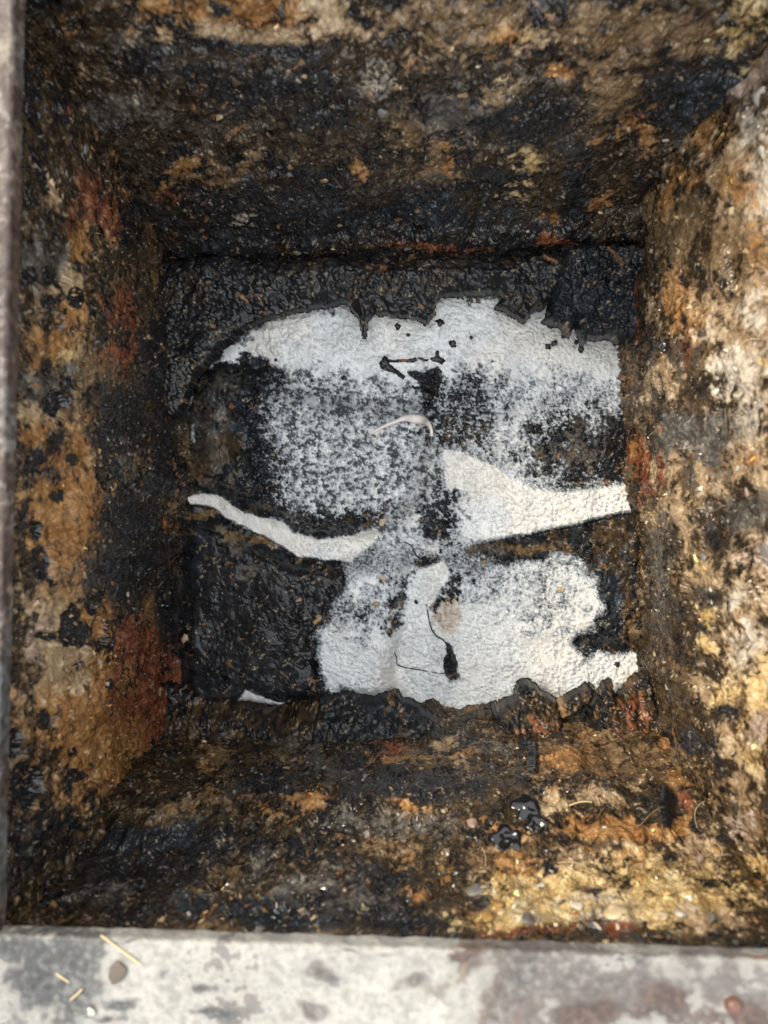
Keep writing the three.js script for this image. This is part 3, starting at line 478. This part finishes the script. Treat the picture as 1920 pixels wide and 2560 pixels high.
const STONE = Object.fromEntries(Object.entries(TONES).map(([k, c]) => [k, new THREE.MeshStandardMaterial({ color: new THREE.Color().setRGB(...c), vertexColors: true, roughness: .45 })]));
for (const [x, y, r, k, label] of [[955, 1305, 11, 'cream', 'cream stone chip on black granules at the end of the curved foam strip'], [958, 1446, 9, 'cream', 'small cream chip on the blue grey speckled foam beside the tongue'], [1402, 1474, 9, 'cream', 'cream chip lying on the lower bubbly foam'], [795, 1548, 15, 'tan', 'flat orange brown chip at the dark edge of the lower foam'], [748, 1500, 9, 'pink', 'pinkish grey chip on black sludge near the lower foam'], [940, 1510, 9, 'tan', 'thin tan chip on the speckled foam left of the tongue'], [464, 1596, 14, 'cream', 'yellowish chip above the dark hole at the foot of the pitted wall'], [1588, 1005, 11, 'cream', 'cream chip at the foot of the rusty wall'], [1210, 1405, 7, 'ochre', 'ochre crumb on the dark band over the lower foam']]) {
  const m = new THREE.Mesh(crumbGeo[Math.floor(rnd() * 4)], STONE[k]); m.position.copy(at(x, y, foamHeight(x, y) + .002)); m.scale.set(r * PX, r * PX * .6, r * PX * .8); m.rotation.y = rnd() * 6;
  add(m, 'stone_chip', label, 'stone chip');
}
// bubbles standing on the foam
{
  const dome = new THREE.SphereGeometry(1, 18, 9, 0, Math.PI * 2, 0, Math.PI / 2);
  const film = new THREE.MeshPhysicalMaterial({ color: 0xffffff, transmission: 1, thickness: 0, roughness: .04, ior: 1.33 });
  for (const [x, y, r] of [[1250, 1512, 19], [1298, 1520, 13], [1238, 1560, 13], [1268, 1540, 9], [1412, 1522, 11], [1446, 1500, 9], [1340, 1438, 9], [1160, 1330, 8], [1222, 1694, 14], [1180, 1700, 10], [1300, 1590, 9], [1370, 1580, 9], [1226, 1630, 8], [1480, 1660, 11], [1140, 1345, 9], [1390, 1260, 7], [1270, 1285, 8], [1300, 1290, 7], [1440, 1262, 7], [1215, 1470, 8]]) {
    const m = new THREE.Mesh(dome, film); m.position.copy(at(x, y, foamHeight(x, y) - .0005)); m.scale.set(r * PX, r * PX * .8, r * PX);
    add(m, 'bubble', r === 19 ? 'largest clear bubble in the middle of the lower foam' : 'clear round bubble standing on the white foam', 'bubble', 'large bubbles on the foam');
  }
  const N = 2400, inst = new THREE.InstancedMesh(new THREE.SphereGeometry(1, 8, 6), new THREE.MeshPhysicalMaterial({ color: new THREE.Color().setRGB(.6, .6, .58), roughness: .1, ior: 1.4 }), N), mx = new THREE.Matrix4(); let n = 0;
  for (let k = 0; k < 30000 && n < N; k++) { const x = 470 + rnd() * 1130, y = 740 + rnd() * 1040, i = Math.round((x - GX0) / (GX1 - GX0) * NF), j = Math.round((y - GY0) / (GY1 - GY0) * NF); if (floorInfo.cov[j * (NF + 1) + i] < 0.3) continue; if (rnd() > (x > 1080 && y > 1050 ? 1 : 0.35)) continue; const r = (1.1 + 3.6 * rnd() * rnd() * rnd()) * PX, p = at(x, y, foamHeight(x, y)); mx.makeScale(r, r, r).setPosition(p.x, p.y - r * .25, p.z); inst.setMatrixAt(n++, mx); }
  inst.count = n; add(inst, 'foam_bubbles', 'fine small bubbles scattered over the white foam', 'bubbles', null, 'stuff');
}

// ------------------------------------------------------------------ stones and grit set in the walls
const up = new THREE.Vector3(0, 1, 0);
function setStone(w, x, y, r, k, flat = .65, name = 'stone', sink = .42) {
  const W_ = walls[w], [s, v] = W_.find(x, y), p = W_.point(s, v, new THREE.Vector3());
  const dist = p.distanceTo(camera.position), R = r * .85 * dist / FPX;
  const m = new THREE.Mesh(crumbGeo[Math.floor(rnd() * 4)], STONE[k]);
  m.quaternion.setFromUnitVectors(up, W_.n.clone().addScaledVector(new THREE.Vector3(rnd() - .5, rnd() - .5, rnd() - .5), .5).normalize()); m.rotateY(rnd() * 6.28);
  m.scale.set(R, R * flat, R * (.7 + .3 * rnd())); m.position.copy(p).addScaledVector(W_.n, R * (flat * .5 - sink)).sub(W_.root.position);
  part(m, name, W_.root); return m;
}
for (const [w, x, y, r, k, f] of [
  ['far', 828, 646, 11, 'cream'], ['far', 1025, 704, 17, 'orange'], ['far', 1002, 668, 6, 'cream'], ['far', 832, 622, 6, 'cream'], ['far', 1320, 569, 8, 'cream'], ['far', 1665, 352, 8, 'white'], ['far', 960, 200, 18, 'grey'], ['far', 826, 707, 14, 'pink'], ['far', 1240, 490, 8, 'ochre'], ['far', 630, 560, 10, 'grey'], ['far', 755, 692, 9, 'grey'],
  ['right', 1906, 1062, 26, 'cream', .3], ['right', 1772, 1194, 15, 'tan'], ['right', 1890, 1385, 34, 'grey', .5], ['right', 1768, 1393, 13, 'grey'], ['right', 1856, 1456, 7, 'white'], ['right', 1784, 1474, 7, 'white'], ['right', 1788, 1504, 8, 'white'], ['right', 1825, 1518, 9, 'grey'], ['right', 1858, 1170, 10, 'white'], ['right', 1888, 1815, 30, 'pink', .5], ['right', 1900, 240, 26, 'white', .6], ['right', 1905, 380, 20, 'white'], ['right', 1746, 660, 6, 'white'], ['right', 1835, 720, 8, 'cream'], ['right', 1865, 165, 30, 'pink', .5], ['right', 1822, 980, 10, 'cream'],
  ['near', 1186, 2230, 26, 'grey'], ['near', 1213, 2214, 11, 'grey'], ['near', 1181, 2062, 20, 'pink'], ['near', 1750, 2148, 20, 'pink'], ['near', 1540, 2284, 26, 'cream'], ['near', 1390, 2270, 24, 'cream', .5], ['near', 1440, 2262, 20, 'white', .5], ['near', 1320, 2300, 28, 'grey'], ['near', 1250, 2190, 18, 'ochre'], ['near', 1352, 2212, 14, 'white'], ['near', 1600, 2200, 16, 'ochre'], ['near', 1650, 2285, 22, 'cream'], ['near', 1700, 2282, 20, 'white'], ['near', 1780, 2292, 20, 'grey'], ['near', 1480, 2310, 18, 'grey'], ['near', 1245, 2262, 20, 'ochre'], ['near', 1220, 2290, 20, 'ochre'], ['near', 1300, 2255, 22, 'cream'], ['near', 1120, 1848, 24, 'tan', .35], ['near', 785, 2300, 14, 'cream'], ['near', 735, 2200, 14, 'grey'], ['near', 848, 2180, 10, 'rust'], ['near', 580, 2244, 7, 'ochre'], ['near', 560, 2220, 8, 'cream'], ['near', 468, 2284, 10, 'white'], ['near', 516, 2280, 9, 'tan'], ['near', 694, 1805, 14, 'orange'], ['near', 915, 1940, 12, 'grey'], ['near', 860, 1948, 12, 'grey'], ['near', 715, 1920, 10, 'tan'], ['near', 584, 1975, 9, 'grey'], ['near', 1110, 2032, 12, 'cream'], ['near', 885, 2030, 5, 'white'], ['near', 885, 2100, 6, 'white'], ['near', 1512, 2067, 7, 'white'], ['near', 1050, 1920, 10, 'tan'],
  ['left', 398, 1730, 14, 'tan'], ['left', 268, 1585, 13, 'orange'], ['left', 300, 1110, 7, 'white'], ['left', 268, 1100, 6, 'white'], ['left', 320, 1485, 9, 'white'], ['left', 235, 1740, 6, 'white'], ['left', 148, 1915, 6, 'white'], ['left', 370, 1512, 12, 'orange'], ['left', 413, 1308, 7, 'orange'], ['left', 450, 880, 10, 'rust'], ['left', 335, 720, 7, 'tan'], ['left', 186, 725, 9, 'tan'], ['left', 430, 1880, 8, 'orange'], ['left', 80, 1640, 22, 'pink', .5],
]) setStone(w, x, y, r, k, f);
// further stones, singly, the larger ones of the crust
const MIX = { far: ['dark', 'dark', 'brown', 'brown', 'grey', 'tan', 'dark', 'brown'], left: ['dark', 'brown', 'tan', 'orange', 'brown', 'dark', 'grey'], right: ['brown', 'tan', 'grey', 'cream', 'brown', 'tan', 'ochre', 'brown'], near: ['dark', 'brown', 'grey', 'dark', 'brown', 'tan'] };
const gritCol = new THREE.Color();
const flake = new THREE.OctahedronGeometry(1, 0); { const p = flake.attributes.position; for (let i = 0; i < p.count; i++) p.setXYZ(i, p.getX(i) * (p.getX(i) > 0 ? 1.2 : .7), p.getY(i) * .55, p.getZ(i) + .3 * p.getX(i)); flake.computeVertexNormals(); }
for (const w of Object.keys(walls)) {
  const Wl = walls[w], pal = MIX[w];
  for (let k = 0; k < 150; k++) {
    const s = rnd(), v = .08 + .9 * rnd(), p = Wl.point(s, v, new THREE.Vector3()), [x, y] = toPixel(p);
    if (x < 40 || x > 1960 || y < -40 || y > 2400) continue;
    let t = pal[Math.floor(rnd() * pal.length)];
    if (w === 'near' && x > 1180 && y > 2060) t = ['ochre', 'cream', 'tan', 'ochre', 'grey', 'orange'][Math.floor(rnd() * 6)];
    if (w === 'right' && x > 1790) t = ['tan', 'cream', 'grey', 'white', 'ochre', 'pink'][Math.floor(rnd() * 6)];
    setStone(w, x, y, 5 + 9 * rnd() * rnd() * (1 + v), t, .6, 'stone', .48);
  }
  const N = 5200, g = new THREE.InstancedMesh(flake, new THREE.MeshStandardMaterial({ color: 0xffffff, roughness: .14 }), N), mx = new THREE.Matrix4(), q = new THREE.Quaternion(), p = new THREE.Vector3(), sc = new THREE.Vector3(), o = [0, 0, 0, 0, 0], bp = new THREE.Vector3();
  for (let k = 0; k < N; k++) {
    const s = Wl.S0 + (Wl.S1 - Wl.S0) * rnd(), v = .02 + .97 * rnd(); Wl.point(s, v, p); Wl.base(s, v, bp); const [x, y] = toPixel(bp);
    matter(x, y, s * Wl.len + Wl.o.seed, v * Wl.hgt + Wl.o.seed * .37, Wl.o.base, Wl.o.stains, o);
    const f = 0.6 + 1.5 * rnd() * rnd() + (rnd() > .93 ? 1.6 : 0); gritCol.setRGB(clamp(o[0] * f + .006, 0, .7), clamp(o[1] * f + .006, 0, .66), clamp(o[2] * f + .006, 0, .6));
    const r = .0007 + .0019 * rnd() * rnd() * (1 + v); q.set(rnd() - .5, rnd() - .5, rnd() - .5, rnd() - .5).normalize(); sc.set(r, r * .7, r * 1.4);
    mx.compose(p.addScaledVector(Wl.n, r * .3).sub(Wl.root.position), q, sc); g.setMatrixAt(k, mx); g.setColorAt(k, gritCol);
  }
  part(g, 'grit', Wl.root, { kind: 'stuff' });
}
// tar: glossy blobs and drips on the near wall
const tarMat = new THREE.MeshPhysicalMaterial({ color: new THREE.Color().setRGB(.008, .008, .009), roughness: .09, ior: 1.5 });
const tv = new THREE.Vector3();
function tar(w, pts, r, label, squash = 0.6, ring = false) {
  const Wl = walls[w], ps = pts.map(([x, y]) => { const [s, v] = Wl.find(x, y); return Wl.point(s, v, new THREE.Vector3()).addScaledVector(Wl.n, .002); });
  const R = r * ps[0].distanceTo(camera.position) / FPX, gs = [];
  if (pts.length > 1) { const c = new THREE.CatmullRomCurve3(ps), t = new THREE.TubeGeometry(c, 40, R, 10), p = t.attributes.position; for (let i = 0; i <= 40; i++) { const ctr = c.getPointAt(i / 40), k = .55 + .5 * Math.sqrt(Math.max(0, Math.sin(Math.PI * clamp(i / 40, .02, .98)))) * (1 + .8 * noise(i * .4, pts[0][0])); for (let q = 0; q <= 10; q++) { const a = i * 11 + q, kk = k * (1 + .25 * noise(q * .9, i * .5)); tv.fromBufferAttribute(p, a).sub(ctr).multiplyScalar(kk); tv.addScaledVector(Wl.n, -.35 * tv.dot(Wl.n)).add(ctr); p.setXYZ(a, tv.x, tv.y, tv.z); } } t.computeVertexNormals(); gs.push(t); }
  else {
    const g = new THREE.SphereGeometry(1, 40, 26), p = g.attributes.position, q = new THREE.Quaternion().setFromUnitVectors(up, Wl.n.clone().add(up).normalize()), t = new THREE.Vector3();
    for (let i = 0; i < p.count; i++) { t.fromBufferAttribute(p, i); const rr = Math.hypot(t.x, t.z), f = 1 + .45 * noise(t.x * 1.5 + r, t.z * 1.5 + r * .3) ; t.set(t.x * f, t.y * squash * (ring ? 1 - .75 * bump(rr, .2, .4) : 1) + .07 * noise(t.x * 1.9, t.z * 1.9 + r), t.z * f).multiplyScalar(R).applyQuaternion(q).add(ps[0]).addScaledVector(Wl.n, -.12 * R); p.setXYZ(i, t.x, t.y, t.z); }
    g.computeVertexNormals(); gs.push(g);
  }
  const m = new THREE.Mesh(mergeGeometries(gs), tarMat); m.position.sub(Wl.root.position); part(m, pts.length > 1 ? 'tar_drip' : 'tar_blob', Wl.root, { label });
}
tar('near', [[1268, 2102]], 34, 'shiny black ring of tar over the golden mortar', .4, true);
tar('near', [[1345, 2070]], 26, 'shiny black tar blob beside the ring', .5, true);
tar('near', [[1318, 2036]], 30, 'flat black tar patch above the ring', .3);
tar('near', [[1328, 1842], [1330, 1870], [1332, 1900], [1328, 1930], [1330, 1958]], 13, 'upper vertical black tar drip');
tar('near', [[1660, 1966], [1666, 1990], [1664, 2020], [1668, 2045], [1668, 2072]], 11, 'lower vertical black tar drip');
tar('far', [[1690, 370], [1700, 420], [1710, 450]], 6);
// fibres and straws stuck to the golden mortar
const strawMat = [[.55, .42, .22], [.62, .5, .3], [.3, .2, .1], [.04, .035, .03]].map((c) => new THREE.MeshStandardMaterial({ color: new THREE.Color().setRGB(...c), roughness: .5 }));
function straw(w, x, y, len, ang, r, k, name = 'straw') {
  const Wl = walls[w], pts = []; const bend = (rnd() - .5) * (name === 'straw' ? .25 : .9);
  const ends = [-.5, .5].map((t) => { const [s, v] = Wl.find(x + len * t * Math.cos(ang), y + len * t * Math.sin(ang)); return Wl.point(s, v, new THREE.Vector3()).addScaledVector(Wl.n, .0015); });
  const side = ends[1].clone().sub(ends[0]).cross(Wl.n).multiplyScalar(bend * .5);
  for (let i = 0; i <= 6; i++) { const t = i / 6; pts.push(ends[0].clone().lerp(ends[1], t).addScaledVector(side, 4 * t * (1 - t)).addScaledVector(Wl.n, .002 * 4 * t * (1 - t))); }
  const m = new THREE.Mesh(new THREE.TubeGeometry(new THREE.CatmullRomCurve3(pts), 12, r * .42 / FPX, 5), strawMat[k]); m.position.sub(Wl.root.position); part(m, name, Wl.root);
}
straw('near', 1452, 2014, 56, -.15, 3.4, 0); straw('near', 1430, 2165, 70, .1, 1.6, 0); straw('near', 1475, 2190, 50, .5, 1.4, 0); straw('near', 1210, 2150, 44, 1.4, 1.3, 0);
for (let k = 0; k < 12; k++) straw('near', 1200 + rnd() * 640, 2030 + rnd() * 270, 30 + 50 * rnd(), rnd() * 3.14, .8 + .8 * rnd(), [0, 1, 2, 3][Math.floor(rnd() * 4)], 'fibre');
for (let k = 0; k < 26; k++) straw('right', 1790 + rnd() * 140, 650 + rnd() * 1150, 26 + 40 * rnd(), rnd() * 3.14, .7 + .8 * rnd(), [3, 2, 3, 1][Math.floor(rnd() * 4)], 'fibre');
for (let k = 0; k < 3; k++) straw('near', 300 + rnd() * 800, 2120 + rnd() * 170, 24 + 30 * rnd(), rnd() * 3.14, .8 + .6 * rnd(), [1, 2, 3][Math.floor(rnd() * 3)], 'fibre');

// ------------------------------------------------------------------ the frame at the mouth of the pit, and the paving round it
const Y_F = 0.505;
function rail(p0, p1, outward, width, seed0, stains, baseK, amp, tw) {
  // inner edge from p0 to p1; section: up the inner face, round the edge, across the top, down the outer face
  const dir = p1.clone().sub(p0), len = dir.length(), nu = Math.round(len / .0016), sec = [];
  for (let i = 0; i <= 6; i++) sec.push([0, -.012 + .009 * i / 6]);
  for (let i = 1; i <= 6; i++) { const a = i / 6 * Math.PI / 2; sec.push([.003 * (1 - Math.cos(a)), -.003 + .003 * Math.sin(a)]); }
  const nt = 70; for (let i = 1; i <= nt; i++) sec.push([.003 + (width - .003) * i / nt, 0]);
  sec.push([width, -.012]);
  const nv = sec.length - 1, px = [0, 0], q = new THREE.Vector3();
  const maps = textures(tw, 256, (u, t, out) => {
    const f = t * nv, i = Math.min(nv - 1, Math.floor(f)), a = f - i, so = sec[i][0] + (sec[i + 1][0] - sec[i][0]) * a, sy = sec[i][1] + (sec[i + 1][1] - sec[i][1]) * a;
    q.copy(p0).addScaledVector(dir, u).addScaledVector(outward, so); q.y += sy; toPixel(q, px);
    matter(px[0], px[1], u * len * .8 + seed0, (so + sy) * .8 + seed0, baseK, stains, out, true);
    out[3] = .55 + .2 * fbm(u * len * 90, so * 90, 3);
  });
  return gridMesh(nu, nv, (i, j, p) => {
    const u = i / nu, [so, sy] = sec[j], X = u * len + seed0, Y = so + sy + seed0;
    p.copy(p0).addScaledVector(dir, u).addScaledVector(outward, so + amp * (so < .007 ? fbm(X * 60, sy * 60, 3) : 0)); p.y += sy + amp * .7 * fbm(X * 40, Y * 40, 3) + amp * .35 * fbm(X * 260, Y * 260, 2);
  }, new THREE.MeshStandardMaterial({ ...maps, bumpScale: .0006, roughness: 1, metalness: 0 }));
}
MAT.Z = [[.19, .18, .16], [.27, .26, .23], [.335, .32, .285], .5];
MAT.Q = [[.05, .037, .027], [.10, .077, .056], [.165, .135, .10], .55];        // weathered pale zinc
MAT.L = [[.05, .043, .037], [.095, .083, .074], [.17, .155, .14], .5];      // grey pink
MAT.E = [[.024, .014, .010], [.055, .034, .025], [.10, .068, .052], .55];     // brown pink paint
MAT.D = [[.022, .022, .021], [.05, .05, .047], [.12, .12, .112], .5];
{
  const g = new THREE.Group(); const n0 = at(-60, 2336, Y_F), n1 = at(2120, 2406, Y_F), l0 = at(-14, 2420, Y_F), l1 = at(38, -140, Y_F);
  const c = n0.clone().add(n1).multiplyScalar(.5); g.position.copy(c);
  const put = (m, name, label) => { m.position.sub(c); part(m, name, g, label ? { label } : null); return m; };
  const along = n1.clone().sub(n0).normalize(), out = new THREE.Vector3(-along.z, 0, along.x); if (out.z < 0) out.negate();
  const near0 = n0.clone().addScaledVector(along, -.1), near1 = n1.clone().addScaledVector(along, .12);
  put(rail(near0, near1, out, .11, 2.2, [
    [80, 2440, 140, 160, 'D', 1.3], [30, 2370, 150, 60, 'D', 1.2], [190, 2400, 50, 50, 'D', .5], [400, 2440, 36, 36, 'D', .6], [300, 2510, 60, 30, 'D', .5], [410, 2365, 30, 16, 'D', .6], [500, 2480, 70, 24, 'D', .5], [830, 2430, 70, 30, 'D', .6], [800, 2420, 60, 30, 'L', .9], [520, 2545, 120, 16, 'D', .8], [280, 2550, 60, 22, 'D', .7],
    [300, 2344, 120, 12, 'D', .7], [640, 2348, 120, 10, 'D', .5], [900, 2358, 160, 10, 'D', .6], [1250, 2376, 160, 12, 'R', .5], [1600, 2392, 220, 12, 'D', .7], [1850, 2404, 160, 14, 'R', .6],
    [1240, 2480, 90, 120, 'Q'], [1600, 2480, 420, 140, 'L'], [1640, 2530, 320, 60, 'E', .8],
    [1300, 2450, 130, 100, 'L'], [1200, 2420, 90, 44, 'Q', .8], [1170, 2400, 70, 20, 'E', .7], [1350, 2430, 60, 40, 'D', .6], [1310, 2460, 50, 16, 'D', .5], [1500, 2470, 200, 120, 'L'], [1750, 2450, 220, 120, 'L'], [1700, 2490, 120, 60, 'E', .8], [1480, 2520, 150, 50, 'E', .7], [1850, 2540, 120, 40, 'E', .8], [1870, 2470, 36, 26, 'Z', .4], [1600, 2400, 80, 16, 'D', .5], [960, 2530, 150, 40, 'Z'], [1030, 2420, 50, 30, 'L', .7], [780, 2510, 40, 30, 'L', .8],
  ], [['Z', -9], ['L', .36], ['D', .6]], .0016, 1500), 'near_rail', 'pale weathered rail with dark blotches');
  const la = l1.clone().sub(l0).normalize(), lo = new THREE.Vector3(-la.z, 0, la.x); if (lo.x > 0) lo.negate();
  put(rail(l0, l1, lo, .10, 7.7, [[20, 300, 40, 150, 'Q', .9], [20, 650, 40, 140, 'E'], [20, 120, 40, 120, 'Q'], [30, 1500, 24, 140, 'L', .8], [10, 1750, 30, 200, 'D', .9], [40, 260, 12, 240, 'D', .9], [20, 1000, 30, 120, 'L', .6], [20, 2100, 40, 250, 'D', .8]], [['E', -9], ['L', .2], ['R', .4]], .0012, 1024), 'side_rail', 'brown pink painted rail');
  const r0 = at(2105, 2420, Y_F), r1 = at(2130, -150, Y_F);
  put(rail(r0, r1, lo.clone().negate(), .10, 17, [], [['E', -9], ['L', .1]], .0012, 512), 'side_rail');
  const f0 = l1.clone().addScaledVector(along, -.09), f1 = r1.clone().addScaledVector(along, .1); f1.z = f0.z;
  put(rail(f0, f1, out.clone().negate(), .09, 27, [], [['E', -9], ['L', .1]], .0012, 512), 'far_rail');
  // rusty bolt head on the near rail
  const b = new THREE.LatheGeometry([[0, .0042], [.0022, .0040], [.0042, .0028], [.0054, .0008], [.0056, -.002]].map(([x, y]) => new THREE.Vector2(x, y)), 28);
  const bm = new THREE.Mesh(b, new THREE.MeshStandardMaterial({ color: new THREE.Color().setRGB(.11, .05, .033), roughness: .4 }));
  bm.position.copy(at(1834, 2514, Y_F + .001)); put(bm, 'bolt_head', 'rusty brown round bolt head');
  add(g, 'access_frame', 'weathered metal frame round the mouth of the pit', 'frame');
}
// things lying on the pale rail
function railStraw(pts, r, k, label, name = 'straw') { add(new THREE.Mesh(new THREE.TubeGeometry(new THREE.CatmullRomCurve3(pts.map(([x, y]) => at(x, y, Y_F + .0014))), 20, r * .475 / FPX, 6), strawMat[k]), name, label, 'straw'); }
railStraw([[252, 2338], [285, 2362], [320, 2388], [352, 2412]], 2.6, 0, 'longest pale straw lying slantwise over the inner edge of the pale rail');
railStraw([[140, 2434], [155, 2444], [172, 2456]], 2.2, 0, 'short pale straw on the dark stain of the pale rail');
railStraw([[176, 2500], [192, 2486], [206, 2472]], 2.2, 0, 'tan straw at the border of the dark stain on the rail');
{
  const g = new THREE.SphereGeometry(1, 24, 14), p = g.attributes.position; for (let i = 0; i < p.count; i++) { const f = 1 + .12 * noise(p.getX(i) * 2, p.getZ(i) * 2 + 4); p.setXYZ(i, p.getX(i) * f * (1 - .25 * p.getZ(i)), p.getY(i) * f, p.getZ(i) * f); } g.computeVertexNormals();
  const m = new THREE.Mesh(g, new THREE.MeshStandardMaterial({ color: new THREE.Color().setRGB(.085, .066, .045), roughness: .5 })); m.position.copy(at(292, 2434, Y_F + .001)); m.scale.set(.0058, .0018, .0082); m.rotation.y = -.5;
  add(m, 'seed_husk', 'oval brown seed husk on the pale rail', 'seed husk');
  const chip = new THREE.Mesh(crumbGeo[2], STONE.white); chip.position.copy(at(228, 2530, Y_F + .002)); chip.scale.set(.003, .002, .003); add(chip, 'stone_chip', 'white chip on the pale rail near the bottom edge', 'stone chip');
}
{ // paving round the frame, out to the horizon
  const s = new THREE.Shape([[-120, -120], [120, -120], [120, 120], [-120, 120]].map(([x, y]) => new THREE.Vector2(x, y)));
  const pts = [at(-330, 2750, .5), at(2470, 2800, .5), at(2480, -450, .5), at(-300, -430, .5)]; s.holes.push(new THREE.Path(pts.map((p) => new THREE.Vector2(p.x, -p.z))));
  const g = new THREE.ShapeGeometry(s); g.rotateX(-Math.PI / 2); g.translate(0, .492, 0);
  add(new THREE.Mesh(g, new THREE.MeshStandardMaterial({ color: new THREE.Color().setRGB(.2, .19, .175), roughness: .9 })), 'pavement', 'grey pavement round the frame of the pit', 'pavement', null, 'structure');
}
renderer.render(scene, camera);
